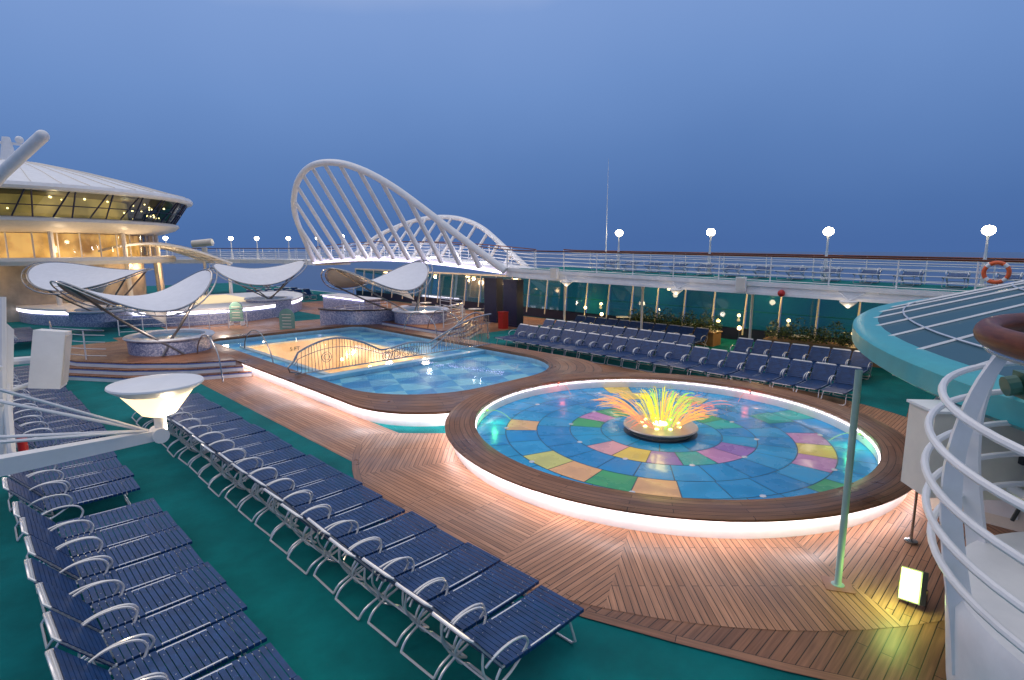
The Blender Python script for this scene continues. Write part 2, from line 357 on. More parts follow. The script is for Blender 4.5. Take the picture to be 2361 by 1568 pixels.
for k in range(9):
    a=2*pi*k/9; m=M(); m.lathe([(.001,.305),(.045,.30),(.05,.28)],(CX+.45*math.cos(a),CY+.45*math.sin(a)),12); m.obj('fountain_lamp',emi('fountain_lamp_glow',(1,.85,.25),6),ft,True)
plight('fountain_light',(CX,CY,.95),30,(1,.8,.2),.3,ft)
for a,c,g in((1.31,(1,.12,.05),0),(-.09,(1,.12,.05),0),(2.18,(.1,1,.25),1),(-1.05,(.1,1,.3),1)):
    x,y=CX+4.3*math.cos(a),CY+4.3*math.sin(a)
    s=thing('spout','small lit water spout on pool edge','spout',(x,y,.425),'lit spouts round the splash pool')
    m=M(); m.tube([(x,y,.3),(x,y,.36),(x-.06*math.cos(a),y-.06*math.sin(a),.38)],.02,8); m.obj('nozzle',STEEL,s,True)
    m=M(); m.tube([(x-(.07+.8*t)*math.cos(a),y-(.07+.8*t)*math.sin(a),.38+.3*t-.75*t*t) for t in[0,.15,.3,.45,.6,.75]],.006,5); m.ball((x-.06*math.cos(a),y-.06*math.sin(a),.4),.035,6); m.obj('water_jet',JG if g else JR,s,True)
    plight('spout_light',(x-.25*math.cos(a),y-.25*math.sin(a),.36),8 if g else 4,c,.05,s)
# ---------------------------------------------------------------- lap pool
lp=thing('swimming_pool','pool with teak rim, blue chequered tile and lit deep well','pool',(CX,19,0))
def rrect(x0,x1,y0,y1,r0,r1,n=10):
    P=[]
    for cx,cy,a,r in((x1-r0,y0+r0,-90,r0),(x1-r1,y1-r1,0,r1),(x0+r1,y1-r1,90,r1),(x0+r0,y0+r0,180,r0)):
        for k in range(n+1):
            t=RD(a+90*k/n); P.append((cx+r*math.cos(t),cy+r*math.sin(t)))
    return P
def clampc(P,R):
    o=[]
    for x,y in P:
        d=math.hypot(x-CX,y-CY)
        if d<R:
            x,y=CX+(x-CX)/d*R,CY+(y-CY)/d*R
        o.append((x,y))
    return o
out0=rrect(7.15,16.25,10.4,28,2.6,1.2); inn0=rrect(7.9,15.5,12.0,27.25,2.8,.8)
def corr(out,inn):
    o=[];i2=[]
    for k in range(len(out)):
        a,b=out[k],out[(k+1)%len(out)];c,d=inn[k],inn[(k+1)%len(inn)]
        n=max(1,int(math.dist(a,b)/.4))
        for q in range(n):
            o.append((lerp(a[0],b[0],q/n),lerp(a[1],b[1],q/n))); i2.append((lerp(c[0],d[0],q/n),lerp(c[1],d[1],q/n)))
    return o,i2
oo,ii=corr(out0,inn0); oc=clampc(oo,5.0); n=len(oc)
m=M(); u=0
for k in range(n):
    a,b=oc[k],oc[(k+1)%n]; c,d=ii[(k+1)%n],ii[k]; du=math.dist(oo[k],oo[(k+1)%n]); w_=.75
    m.quad((*a,.418),(*b,.418),(*c,.418),(*d,.418),uv=[(u,0),(u+du,0),(u+du,w_),(u,w_)])
    m.quad((*a,.36),(*b,.36),(*b,.418),(*a,.418),uv=[(u,0),(u+du,0),(u+du,.06),(u,.06)])
    m.quad((*d,.30),(*d,.418),(*c,.418),(*c,.30),uv=[(u,0),(u,.1),(u+du,.1),(u+du,0)])
    u+=du
m.obj('rim',RIMW,lp)
def inset(P,d):
    o=[]; n=len(P)
    for k in range(n):
        a=Vector(P[k-1]);b=Vector(P[(k+1)%n]); t=(b-a).normalized(); nn_=Vector((-t.y,t.x)); o.append((P[k][0]+nn_.x*d,P[k][1]+nn_.y*d))
    return o
wi=clampc(inset(oo,.17),4.86)
m=M(); 
for k in range(n):
    a,b=wi[k],wi[(k+1)%n]; m.quad((*a,0),(*b,0),(*b,.358),(*a,.358)); m.quad((*a,.358),(*b,.358),(*oc[(k+1)%n],.358),(*oc[k],.358))
m.obj('wall',CONC,lp)
s1=clampc(inset(oo,.06),4.98); s2=clampc(inset(oo,.12),4.9)
m=M()
for k in range(n):
    a,b=s1[k],s1[(k+1)%n]; c,d=s2[(k+1)%n],s2[k]
    if math.hypot(a[0]-CX,a[1]-CY)>5.15 and (a[0]<CX): m.quad((*a,.350),(*b,.350),(*c,.350),(*d,.350))
m.obj('light_strip',STRIP,lp)
m=M()
for k in range(n):
    a,b=ii[k],ii[(k+1)%n]; m.quad((*a,.05),(*b,.05),(*b,.31),(*a,.31))
m.obj('inner_wall',mat('pale_blue_tile',(.45,.62,.7),.3),lp)
wx0,wx1,wy0,wy1=9.0,13.3,17.9,25.6
m=M()
for x0,x1,y0,y1 in((7.85,wx0,11.9,27.3),(wx1,15.55,11.9,27.3),(wx0,wx1,11.9,wy0),(wx0,wx1,wy1,27.3)):
    m.quad((x0,y0,.12),(x1,y0,.12),(x1,y1,.12),(x0,y1,.12))
m.obj('tile_floor',TILE,lp)
m=M(); 
for a,b in(((wx0,wy0),(wx1,wy0)),((wx1,wy0),(wx1,wy1)),((wx1,wy1),(wx0,wy1)),((wx0,wy1),(wx0,wy0))):
    m.quad((*a,-1.5),(*b,-1.5),(*b,.13),(*a,.13))
m.quad((wx0,wy0,-1.5),(wx1,wy0,-1.5),(wx1,wy1,-1.5),(wx0,wy1,-1.5)); m.obj('well',TAN,lp)
m=M()
for c,d in(((wx0-.09,(wy0+wy1)/2,.15),(.2,wy1-wy0+.36,.07)),((wx1+.09,(wy0+wy1)/2,.15),(.2,wy1-wy0+.36,.07)),(((wx0+wx1)/2,wy0-.09,.147),(wx1-wx0,.2,.07)),(((wx0+wx1)/2,wy1+.09,.147),(wx1-wx0,.2,.07))): m.box(c,d)
m.obj('well_coping',mat('pale_stone',(.6,.62,.6),.4),lp)
wm=WATER.node_tree; nn=wm.nodes.new('ShaderNodeTexNoise'); nn.inputs['Scale'].default_value=2.2; nn.inputs['Detail'].default_value=3; bb=wm.nodes.new('ShaderNodeBump'); bb.inputs['Strength'].default_value=.07; bb.inputs['Distance'].default_value=.03
tcc=wm.nodes.new('ShaderNodeTexCoord'); wm.links.new(tcc.outputs['Object'],nn.inputs['Vector']); wm.links.new(nn.outputs[0],bb.inputs['Height'])
for q in wm.nodes:
    if q.type=='BSDF_GLOSSY': wm.links.new(bb.outputs[0],q.inputs['Normal'])
m=M(); b=m.add([(x,y,.25) for x,y in ii]); m.face(list(range(b,b+len(ii)))); m.obj('water',WATER,lp)
for x,y in((9.3,19.5),(9.3,22),(9.3,24.5),(13,19.5),(13,22),(13,24.5)):
    m=M(); m.ball((x,y,-.8),.08,8); m.obj('underwater_lamp',WARM,lp,True); plight('underwater_light',(x+(.25 if x<11 else -.25),y,-.6),52,(1,.68,.38),.15,lp)
def text(body,size,loc,rz,rx,mt,parent,name):
    c=bpy.data.curves.new(name,'FONT'); c.body=body; c.size=size; c.extrude=.004; c.align_x='CENTER'
    o=bpy.data.objects.new(name+'_tmp',c); COL.objects.link(o); dg=bpy.context.evaluated_depsgraph_get(); dg.update()
    me=bpy.data.meshes.new_from_object(o.evaluated_get(dg)); bpy.data.objects.remove(o)
    me.materials.clear(); me.materials.append(mt); q=bpy.data.objects.new(name,me); COL.objects.link(q); q.parent=parent
    q.location=Vector(loc)-parent.location; q.rotation_euler=(rx,0,rz); return q
text('5 FT',.26,(11.2,wy1-.02,-.28),0,pi/2,DARKM,lp,'depth_marking')
pr=thing('pool_railing','wavy decorative steel railing with curled ends crossing the pool','railing',(CX,17.3,.12))
def rtop(x):
    t=(x-7.5)/(16.0-7.5)
    if t<.42: return .45+.62*math.sin(pi*min(1,(t+.05)/.42)) if t>.0 else .5
    if t<.62: return .45+.12*math.sin(pi*(t-.42)/.2)
    return .45+.85*math.sin(pi/2*(t-.62)/.38)
yy=17.25
xs=[7.5+8.5*k/60 for k in range(61)]
m=M(); m.tube([(x,yy,.42+rtop(x)) for x in xs],.034,8); m.tube([(7.5,yy,.42+rtop(7.5)),(7.25,yy-.1,.75),(7.3,yy-.1,.6),(7.7,yy,.5)],.03,8); m.obj('top_rail',STEEL,pr,True)
m=M(); m.tube([(x,yy,.47) for x in xs],.025,6); m.tube([(x,yy,.42+rtop(x)*.72) for x in xs],.013,6); m.obj('lower_rail',STEEL,pr,True)
m=M()
for k in range(70):
    x=7.6+8.3*k/69; m.tube([(x,yy,.46),(x+.05*math.sin(k*.7),yy,.42+rtop(x))],.010,5)
for x in(8.6,10.9,11.3,11.7,12.1,14.4):
    for R in(.17,.1): m.tube([(x+R*math.cos(a),yy-.01,.42+rtop(x)*.45+R*math.sin(a)) for a in[2*pi*q/16 for q in range(16)]],.012,5,True)
m.obj('baluster_panel',STEEL,pr,True)
m=M(); m.tube(crom([(13.6,18.2,.42),(14.4,18.2,.9),(15.2,18.2,1.45),(16.0,18.2,1.7),(16.6,18.2,1.3),(16.7,18.2,.5)],5),.03,8); 
for k in range(12):
    x=13.9+k*.22; m.tube([(x,18.2,.42),(x,18.2,.55+.098*k)],.010,5)
m.obj('end_rail',STEEL,pr,True)
m=M(); m.box((CX,17.25,.2),(7.7,.3,.14)); m.obj('divider_wall',mat('pale_blue_divider_tile',(.3,.6,.75),.3),pr)
# ---------------------------------------------------------------- loungers
def lounger(bt=(-.40,.88),head=(.03,.018),lab='navy strap sun lounger with white tube frame on teal carpet',fr=None):
    root=thing('sun_lounger',lab,'sun lounger',(0,0,0),'rows of navy sun loungers')
    W=.296; dz=bt[1]-.38; dx_=bt[0]; FR=fr or ALU
    m=M(); x=.02; i=0
    while x<1.21:
        z=.393-.014*math.sin(pi*x/1.2); m.box((x+.03,0,z),(.056,2*W+.05,.007)); m.box((x+.03,W+.023,z-.018),(.056,.006,.036)); m.box((x+.03,-W-.023,z-.018),(.056,.006,.036))
        m.cm=1
        if i%2==0:
            for y in(-.19,.19): m.box((x+.03,y,z+.0045),(.008,.008,.004))
        m.cm=0; x+=.0655; i+=1
    m.obj('seat',[NAVYS,ALU],root,local=True)
    m=M(); ln=math.hypot(dx_,dz); ang=math.atan2(dz,dx_); s=.05; nx,nz_=math.sin(ang),-math.cos(ang)
    R=Matrix.Rotation(-ang,3,'Y')
    while s<ln-.06:
        for o_ in(.017,-.017): m.box((math.cos(ang)*s+nx*o_,0,.375+math.sin(ang)*s+nz_*o_),(.057,2*W+.05,.006),mt=R)
        s+=.0655
    m.obj('backrest',NAVYS,root,local=True)
    m=M(); r=.015
    m.tube([(-.02,W,.372),(1.2,W,.372),(1.25,W-.04,.372),(1.25,-W+.04,.372),(1.2,-W,.372),(-.02,-W,.372)],r,6)
    m.tube([(0,W,.375),(dx_*.95,W,.375+dz*.95),(dx_-.02,W-.05,.375+dz),(dx_-.02,-W+.05,.375+dz),(dx_*.95,-W,.375+dz*.95),(0,-W,.375)],r,6)
    m.box((dx_*.97,0,.375+dz*.97),(head[0],2*W-.04,head[1]),mt=R)
    m.tube([(1.02,W,.372),(1.12,W+.02,.06),(1.12,W-.03,.015),(1.12,-W+.03,.015),(1.12,-W-.02,.06),(1.02,-W,.372)],r,6)
    for sg_ in(1,-1):
        m.tube(crom([(.30,sg_*W,.37),(.10,sg_*(W+.01),.26),(-.10,sg_*(W+.01),.20),(-.28,sg_*W,.12),(-.36,sg_*(W-.01),.02)],3),r,6)
        m.tube(crom([(-.02,sg_*W,.37),(-.10,sg_*(W+.01),.26),(-.06,sg_*(W+.01),.12),(.08,sg_*W,.02)],3),r,6)
        m.tube(crom([(-.10,sg_*(W+.01),.20),(-.20,sg_*(W+.015),.34),(-.27,sg_*(W+.015),.50),(dx_*.62,sg_*W,.38+dz*.6)],3),r*.85,5)
    m.tube([(-.36,W-.01,.02),(-.36,-W+.01,.02)],r,6); m.tube([(.08,W,.02),(.08,-W,.02)],r,6); m.tube([(-.10,W+.01,.20),(-.10,-W-.01,.20)],r*.8,6)
    m.obj('frame',FR,root,True,local=True)
    for sgn in(1,-1):
        m=M(); y=sgn*(W+.02)
        P=crom([(.30,y-.02*sgn,.38),(.34,y,.47),(.29,y+.005*sgn,.56),(.17,y+.01*sgn,.605),(.0,y+.01*sgn,.605),(-.14,y,.56),(-.22,y-.02*sgn,.49)],3)
        m.tube(P,.0145,6); m.obj('armrest',ALU,root,True,local=True)
    return root
def rowplace(root,x,y,z=0,rz=0,lab=None):
    return copy_thing(root,(x+rnd.uniform(-.04,.04),y,z),rz+rnd.uniform(-.035,.035),lab)
LB='navy strap sun lounger with white tube frame beside teak deck'
LG=lounger(); LG.location=(3.42,3.85,0); LG['label']=LB
for k in range(1,20): rowplace(LG,3.42,3.85+k*.69,0,0,LB)
LT='navy strap sun lounger with white tube frame on teal carpet'
for k in range(11): rowplace(LG,.72,3.1+k*.69,0,0,LT)
for k in range(4): rowplace(LG,.72,11.25+k*.69,0,0,LT)
for k in range(16): rowplace(LG,.9,15.0+k*.69,0,0,LT)
for k in range(6): rowplace(LG,-1.35,11.5+k*.69,0,0,LT)
DALU=mat('dull_aluminium_tube',(.45,.46,.48),.35,.4,noise=.08)
LH=lounger(head=(.055,.035),lab='navy strap sun lounger in a row facing the pool',fr=DALU); LH.location=(18.8,4.6,0); LH.rotation_euler=(0,0,pi)
for k in range(1,21): rowplace(LH,18.8,4.6+k*.69,0,pi)
LPN='navy strap sun lounger beside the planted beds'
for k in range(7): rowplace(LH,22.0,5.0+k*.69,0,pi,LPN)
for k in range(12): rowplace(LH,21.2,11.2+k*.69,0,pi,LPN)
for k in range(11): rowplace(LH,23.6,11.8+k*.69,0,pi,LPN)
LF_='navy strap sun lounger on the far deck'
for k in range(12): rowplace(LG,19+(k%6)*.8,49+(k//6)*2.6,0,-pi/2,LF_)
for k in range(8): rowplace(LG,1.6,33+k*.75,0,0,LF_)
for k in range(8): rowplace(LG,4.4,44+k*.75,0,0,LF_)
# ---------------------------------------------------------------- walkway & bridge
def zw(y):
    if y<22: return .014*(y-5)
    if y<46: t=(y-22)/24; return .24+.22*t+.5*math.sin(pi*t)
    return .46
LR=lounger((-.60,.50),lab='reclined navy strap sun lounger on the upper walkway',fr=DALU)
LR.location=(26.0,.3,3.06+zw(.3)); LR.rotation_euler=(0,0,pi)
for k in range(1,14): copy_thing(LR,(26.0+rnd.uniform(-.05,.05),.3+k*1.4,3.06+zw(.3+k*1.4)),pi+rnd.uniform(-.04,.04))
def sl_(x,y,z): return (x,y,z+zw(y))
def strip(m,x0,x1,y0,y1,z0,z1,st=1.5):
    n=max(1,int((y1-y0)/st))
    for k in range(n):
        a=lerp(y0,y1,k/n);b=lerp(y0,y1,(k+1)/n)
        m.quad((x0,a,z1),(x1,a,z1),(x1,b,z1),(x0,b,z1)); m.quad((x0,a,z0),(x0,b,z0),(x1,b,z0),(x1,a,z0))
        m.quad((x0,a,z0),(x0,a,z1),(x0,b,z1),(x0,b,z0)); m.quad((x1,a,z0),(x1,b,z0),(x1,b,z1),(x1,a,z1))
    m.quad((x0,y0,z0),(x1,y0,z0),(x1,y0,z1),(x0,y0,z1)); m.quad((x0,y1,z0),(x0,y1,z1),(x1,y1,z1),(x1,y1,z0))
wk=thing('upper_walkway','white raised upper deck walkway above the pool deck','walkway',(24.6,8,3))
m=M(); strip(m,22.2,27.3,-8,22.6,2.66,3.05); m.map(sl_).obj('deck_slab',WHITE,wk)
m=M(); strip(m,22.3,27.2,-7.9,22.5,3.054,3.058); m.map(sl_).obj('deck_carpet',CARPET,wk)
m=M(); strip(m,22.14,22.2,-8,22.6,2.95,3.12); m.map(sl_).obj('upper_trim',WHITE,wk)
m=M(); strip(m,22.14,22.2,-8,22.6,2.62,2.72); m.map(sl_).obj('lower_trim',WHITE,wk)
br=thing('arched_footbridge','white footbridge with two leaning ribbed arches lit violet below','bridge',(23.4,34,3))
m=M(); strip(m,22.2,24.8,22.6,46,2.72,3.05); m.map(sl_).obj('deck_slab',WHITE,br)
m=M(); strip(m,22.05,22.16,22.8,45.8,2.78,2.83); m.map(sl_).obj('light_strip',STRIPV,br)
prof=crom([(22.5,0,0),(25.5,2.0,0),(29,4.35,0),(32,5.6,0),(35,6.1,0),(38,5.95,0),(41,5.05,0),(43.6,3.35,0),(45.4,0,0)])
def arch(x0,lean,hs,r,rr,nm,nr,ysh=0,ysc=1):
    Y=lambda y: 22.5+ysh+(y-22.5)*ysc
    P=[(x0+lean*p[1],Y(p[0]),2.95+zw(min(46,Y(p[0])))+hs*p[1]) for p in prof]
    m=M(); m.tube(P,r,12); m.obj(nm,WHITE,br,True)
    for k in range(nr):
        y=lerp(24.6,44,k/(nr-1))
        i=max(j for j in range(len(prof)) if prof[j][0]<=y); f=(y-prof[i][0])/(prof[i+1][0]-prof[i][0]); h=lerp(prof[i][1],prof[i+1][1],f); y2=Y(y)
        mm=M(); mm.tube([(x0,y2,2.95+zw(y2)),(x0+lean*h,y2,2.95+zw(y2)+hs*h)],[rr*1.15,rr*.9],8); mm.obj('rib',WHITE,br,True)
arch(21.95,-.64,1,.21,.15,'arch',12); arch(24.9,.42,.50,.17,.11,'arch',12,1.1,.93)
for y in(26,31,36,41):
    m=M(); m.box((23.5,y,3.10+zw(y)),(.3,.3,.1)); m.obj('arch_uplight',emi('arch_uplight_lens',(.95,.9,1),5),br); plight('arch_light',(22.9,y,3.7+zw(y)),85,(.93,.9,1),.25,br)
def railing(path,base,name,label,parent=None,rails=5,post=1.5,h=1.05,hand=RAILW,fn=None,hr=.035):
    P=[];
    for i in range(len(path)-1):
        a,b=path[i],path[i+1]; n=max(1,int(math.dist(a,b)/1.0))
        for q in range(n): P.append((lerp(a[0],b[0],q/n),lerp(a[1],b[1],q/n)))
    P.append(path[-1]); f=fn or (lambda y:0)
    t=parent or thing(name,label,'railing',(P[0][0],P[0][1],base))
    m=M(); m.tube([(x,y,base+h+f(y)) for x,y in P],hr,8); m.obj('handrail',hand,t,True)
    for k in range(rails):
        z=h*(k+.6)/(rails+.3); m=M(); m.tube([(x,y,base+z+f(y)) for x,y in P],.016,6); m.obj('rail',ALU,t,True)
    m=M(); m.tube([(0,0,0),(0,0,h-.02)],.026,6); me=None; last=None
    for i,(x,y) in enumerate(P):
        if last is None or math.dist((x,y),last)>=post-.01:
            if me is None: o=m.obj('post',WHITE,t,local=True); me=o
            else: o=me.copy(); COL.objects.link(o)
            o.parent=t; o.location=Vector((x,y,base+f(y)))-t.location; last=(x,y)
    return t
railing([(22.25,-8),(22.25,22.6)],3.05,'deck_railing','white tube railing with varnished wooden handrail along walkway',fn=zw)
railing([(27.1,-8),(27.1,22.6)],3.05,'deck_railing','white tube railing at the outer ship side',fn=zw,hand=RAILW)
railing([(22.3,22.7),(22.3,46)],3.05,'bridge_railing','white tube railing with wooden handrail on footbridge',fn=zw,hr=.03)
railing([(24.7,22.7),(24.7,46)],3.05,'bridge_railing','white tube railing with wooden handrail on footbridge',fn=zw,hr=.03)
fp=[(24,46),(24.6,54),(22,60),(16,63.5),(8,65)]
fw=thing('upper_walkway','white curved upper walkway crossing the deck end','walkway',(20,58,3.4))
def offs(path,d):
    o=[]
    for i,p in enumerate(path):
        a=path[max(i-1,0)];b=path[min(i+1,len(path)-1)]; t=Vector((b[0]-a[0],b[1]-a[1])).normalized(); o.append((p[0]-t.y*d,p[1]+t.x*d))
    return o
m=M(); A=offs(fp,1.6);B=offs(fp,-1.6); m.prism(A+B[::-1],3.05,3.45,bot=True); m.obj('deck_slab',WHITE,fw)
railing(offs(fp,1.5),3.45,'deck_railing','white tube railing on the curved walkway'); railing(offs(fp,-1.5),3.45,'deck_railing','white tube railing on the curved walkway')
def lamp():
    t=thing('deck_lamp','white tapered deck lamp post with glowing globe','lamp',(0,0,0),'deck lamps along the walkway')
    m=M(); m.lathe([(.001,0),(.16,0),(.16,.05),(.1,.08),(.075,.1),(.035,1.75),(.07,1.85),(.09,1.9),(.001,1.9)],n=14); 
    for a in(0,2.1,4.2): m.tube([(.17*math.cos(a),.17*math.sin(a),.02),(.03*math.cos(a),.03*math.sin(a),1.2)],.013,5)
    m.obj('pole',WHITE,t,True,local=True)
    m=M(); m.ball((0,0,2.06),.21,10,.85); m.obj('lamp_globe',GLOBE,t,True,local=True)
    l=plight('lamp_light',(0,0,2.06),130,(1,.80,.5),.2); l.parent=t
    return t
LP=lamp(); LP.location=(27,2.5,3.06+zw(2.5))
for x,y,z in((27,7.8,0),(27,13.1,0),(27,18.5,0),(25.2,46.5,.1),(26.1,52.9,0),(25.2,57.5,0),(23,60,0),(21,61.5,0),(16,65,0),(27,-2.8,0)):
    copy_thing(LP,(x,y,(3.06+zw(y)) if z==0 and y<23 else 3.45))
wsn=thing('glass_windscreen','tinted glass windscreen with white slanted mullions at ship side','windscreen',(27,20,0))
for c,d,nm in(((27.3,20,.3),(.15,56,.6),'sill'),((27.28,20,2.6),(.2,56,.12),'top_rail'),((27.25,20,1.45),(.06,56,.05),'mid_rail')):
    m=M(); m.box(c,d); m.obj(nm,CREAM if nm!='sill' else NAVY,wsn)
mu=None
for k in range(36):
    y=-8+k*1.6
    if not mu: m=M(); m.tube([(-.05,0,.3),(.25,0,2.6)],.04,6); mu=m.obj('mullion',CREAM,wsn,local=True); o=mu
    else: o=mu.copy(); COL.objects.link(o)
    o.parent=wsn; o.location=(0,y-20,0)
pm=None
for k in range(35):
    y=-8+k*1.6+.8
    if not pm: q=M(); q.quad((0,-.76,.6),(0,.76,.6),(.14,.76,2.54),(.14,-.76,2.54)); pm=q.obj('pane',GLASST,wsn,local=True); o=pm
    else: o=pm.copy(); COL.objects.link(o)
    o.parent=wsn; o.location=(.13,y-20,0)
for k,y in enumerate((-1,4.2,9.4,14.6,19.4)):
    m=M(); m.lathe([(.10,0),(.10,.05),(.06,.08),(.05,2.5),(.08,2.6),(.08,2.64+zw(y))],n=12); 
    o=m.obj('support_column',CREAM,None,True); o.location=(23.4,y,0); tag(o,'slender white steel column under the walkway','column','columns under the walkway')
for x,y in((23.0,22.9),(23.6,25.2)):
    m=M(); m.box((x,y,1.35),(.55,1.1,2.7)); m.box((x,y,.06),(.62,1.18,.12)); o=m.obj('support_pier',NAVY); tag(o,'dark navy support pier beneath the footbridge','pier')
m=M(); m.box((21.9,22.6,.45),(.4,.4,.9)); m.box((21.9,22.6,.93),(.44,.44,.06)); m.box((21.69,22.6,.7),(.02,.26,.15)); o=m.obj('waste_bin',REDP); tag(o,'red box bin standing by navy pier','bin')
for x,y,e_ in((24.8,24.5,90),(24.8,29,90),(24.8,34,90),(24.8,39,90),(26.2,16,34),(26.2,10,34),(26.2,4,34)):
    z=2.6 if y<22.6 else 2.62
    t=thing('ceiling_light','small round warm ceiling light under the deck','light',(x,y,z),'ceiling lights')
    m=M(); m.lathe([(.001,z-.06),(.12,z-.06),(.15,z)],(x,y),16); m.obj('diffuser',WARM,t); plight('ceiling_lamp',(x,y,z-.2),e_,(1,.64,.28),.1,t)
def table():
    t=thing('cafe_table','round white cafe table on single leg','table',(0,0,0),'cafe tables')
    m=M(); m.lathe([(.001,.74),(.4,.74),(.42,.725),(.4,.71),(.001,.71)],n=24); m.obj('table_top',WHITE,t,True,local=True)
    m=M(); m.lathe([(.24,0),(.22,.03),(.03,.06),(.03,.71)],n=12); m.obj('leg',STEEL,t,True,local=True); return t
TB=table(); TB.location=(23.2,26.5,0)
for x,y in((23.2,29),(21,27.5),(23.5,32),(21.2,31),(26,13.5),(25.6,8.2),(26.2,17.5),(25.7,4.2)): copy_thing(TB,(x,y,0))
def chair():
    t=thing('cafe_chair','light tubular cafe chair by round table','chair',(0,0,0),'cafe chairs')
    m=M(); m.box((0,0,.45),(.42,.42,.03)); m.obj('seat',CREAM,t,local=True)
    m=M(); m.box((-.2,0,.75),(.03,.42,.22)); m.obj('backrest',CREAM,t,local=True)
    m=M()
    for y in(-.2,.2): m.tube([(.2,y,0),(.19,y,.44),(.19,y,.66),(-.2,y,.68)],.014,5); m.tube([(-.24,y,0),(-.2,y,.44),(-.21,y,.88)],.014,5)
    m.obj('frame',ALU,t,local=True); return t
CH=chair(); CH.location=(22.4,26.5,0)
for x,y,a in((24,26.5,pi),(22.4,29,0),(24,29,pi),(21,28.3,-pi/2),(21,26.7,pi/2),(22.7,32,0),(20.4,31,0),(21.9,31,pi)): copy_thing(CH,(x,y,0),a)
bc=thing('bar_counter','violet mosaic bar counter lit from within','bar',(21,37,0))
m=M(); m.box((20.5,37,.5),(1.2,6,1.0)); m.obj('counter_front',MOS,bc); m=M(); m.box((20.5,37,1.03),(1.5,6.4,.06)); m.obj('counter_top',WHITE,bc)
m=M(); m.box((19.86,37,.95),(.03,5.8,.05)); m.obj('light_strip',STRIPV,bc)
for y0,y1 in((11.5,16.2),(3.6,9.2)):
    pl=thing('planter','low wooden planter box filled with green shrubs','planter',(25,(y0+y1)/2,0),'planters')
    m=M(); m.box((24.9,(y0+y1)/2,.3),(.8,y1-y0,.6)); m.box((24.9,(y0+y1)/2,.62),(.9,y1-y0+.1,.05)); m.obj('box',mat('planter_wood',(.3,.16,.07),.5),pl)
    m=M()
    for i in range(3400):
        cl=int(rnd.random()*12); yc=y0+(cl+.5)*(y1-y0)/12; hh=.52+.22*math.sin(cl*2.3)
        d=Vector((rnd.gauss(0,1),rnd.gauss(0,1),rnd.gauss(0,1))).normalized()*rnd.random()**.4
        c=Vector((24.9,yc,.9))+Vector((d.x*.5,d.y*.36,d.z*hh)); a=Vector((rnd.gauss(0,1),rnd.gauss(0,1),rnd.gauss(0,.6))).normalized(); b=a.cross(Vector((rnd.gauss(0,1),rnd.gauss(0,1),1))).normalized()
        m.quad(c-a*.065,c-b*.025,c+a*.065,c+b*.025)
    m.obj('foliage',LEAF,pl)
for x,y in((24.2,10.2),(24.3,17.6),(26,12),(25.8,6.2),(26.4,20.3)):
    t=thing('garden_light','small glowing bollard light by planter','light',(x,y,0),'small deck lights')
    m=M(); m.tube([(x,y,0),(x,y,.95)],.03,8); m.obj('post',STEEL,t); m=M(); m.ball((x,y,1.02),.085,8); m.obj('lamp_globe',WARM,t,True); plight('garden_lamp',(x,y,1.25),38,(1,.68,.26),.08,t)
# ---------------------------------------------------------------- boom lamps
t=thing('boom_lamp','white boom arm with stay rods and glowing cone lamp over loungers','lamp',(0,0,0))
m=M()
i=m.add([(-.03,-.045,-.045),(-.03,.045,-.045),(-.03,.045,.045),(-.03,-.045,.045),(2.4,-.08,-.10),(2.4,.08,-.10),(2.4,.08,.10),(2.4,-.08,.10)])
for f in((0,1,2,3),(7,6,5,4),(0,4,5,1),(1,5,6,2),(2,6,7,3),(3,7,4,0)): m.face([i+k for k in f])
m.tube([(.02,-.08,0),(.02,.08,0)],.07,16); m.obj('beam',WHITE,t,local=True)
for a,b,z in((2.4,.35,1.45),(2.4,-.3,1.1),(2.4,.7,.55),(2.4,-.7,.3)):
    m=M(); m.tube([(.1,0,.05),(a,b,z)],.014,6); m.obj('stay_rod',WHITE,t,True,local=True)
m=M(); m.lathe([(.05,.04),(.05,.16),(.07,.18),(.09,.2)],n=20); m.obj('stem',WHITE,t,True,local=True)
m=M(); m.lathe([(.09,.18),(.14,.2),(.29,.40)],n=40); m.obj('lamp_cone',emi('lit_cone',(1,.72,.42),1.7),t,True,local=True)
m=M(); m.lathe([(.28,.395),(.37,.455),(.385,.47),(.38,.485),(.2,.515),(.001,.525)],n=48); m.obj('lamp_shade',WHITE,t,True,local=True)
t.location=(1.25,5.83,2.72); t.rotation_euler=(0,0,pi)
plight('boom_light',(1.35,5.83,2.70),40,(1,.78,.5),.1)
def shortlamp(y):
    t=thing('bracket_lamp','small white conical bracket lamp below the walkway edge','lamp',(21.8,y,2.6+zw(y)),'bracket lamps'); z=2.6+zw(y)
    m=M(); m.lathe([(.03,z-.20),(.06,z-.18),(.26,z-.02),(.28,z+.02),(.26,z+.04),(.001,z+.06)],(21.85,y),28); m.obj('lamp_shade',WHITE,t,True)
    m=M(); m.tube([(21.85,y,z+.05),(22.2,y,z+.1)],.03,6); m.tube([(21.85,y,z+.05),(22.2,y-.4,z+.3)],.015,6); m.tube([(21.85,y,z+.05),(22.2,y+.4,z+.3)],.015,6); m.obj('bracket',WHITE,t,True)
    plight('bracket_light',(21.75,y,z-.45),15,(1,.8,.55),.15,t)
for y in(5.5,12,18): shortlamp(y)
sp=thing('loudspeaker','white boxy loudspeaker on tube bracket','loudspeaker',(.55,7.9,3.25))
R=Matrix.Rotation(RD(-15),3,'Z')@Matrix.Rotation(RD(9),3,'Y')@Matrix.Rotation(RD(-5),3,'X')
C0=Vector((.70,7.68,3.25))
m=M(); m.box(C0,(.26,.44,.60),mt=R); m.obj('cabinet',WHITE,sp)
m=M(); m.box(C0+R@Vector((.136,0,0)),(.012,.38,.53),mt=R); m.obj('grille',mat('speaker_grille',(.6,.55,.5),.6),sp)
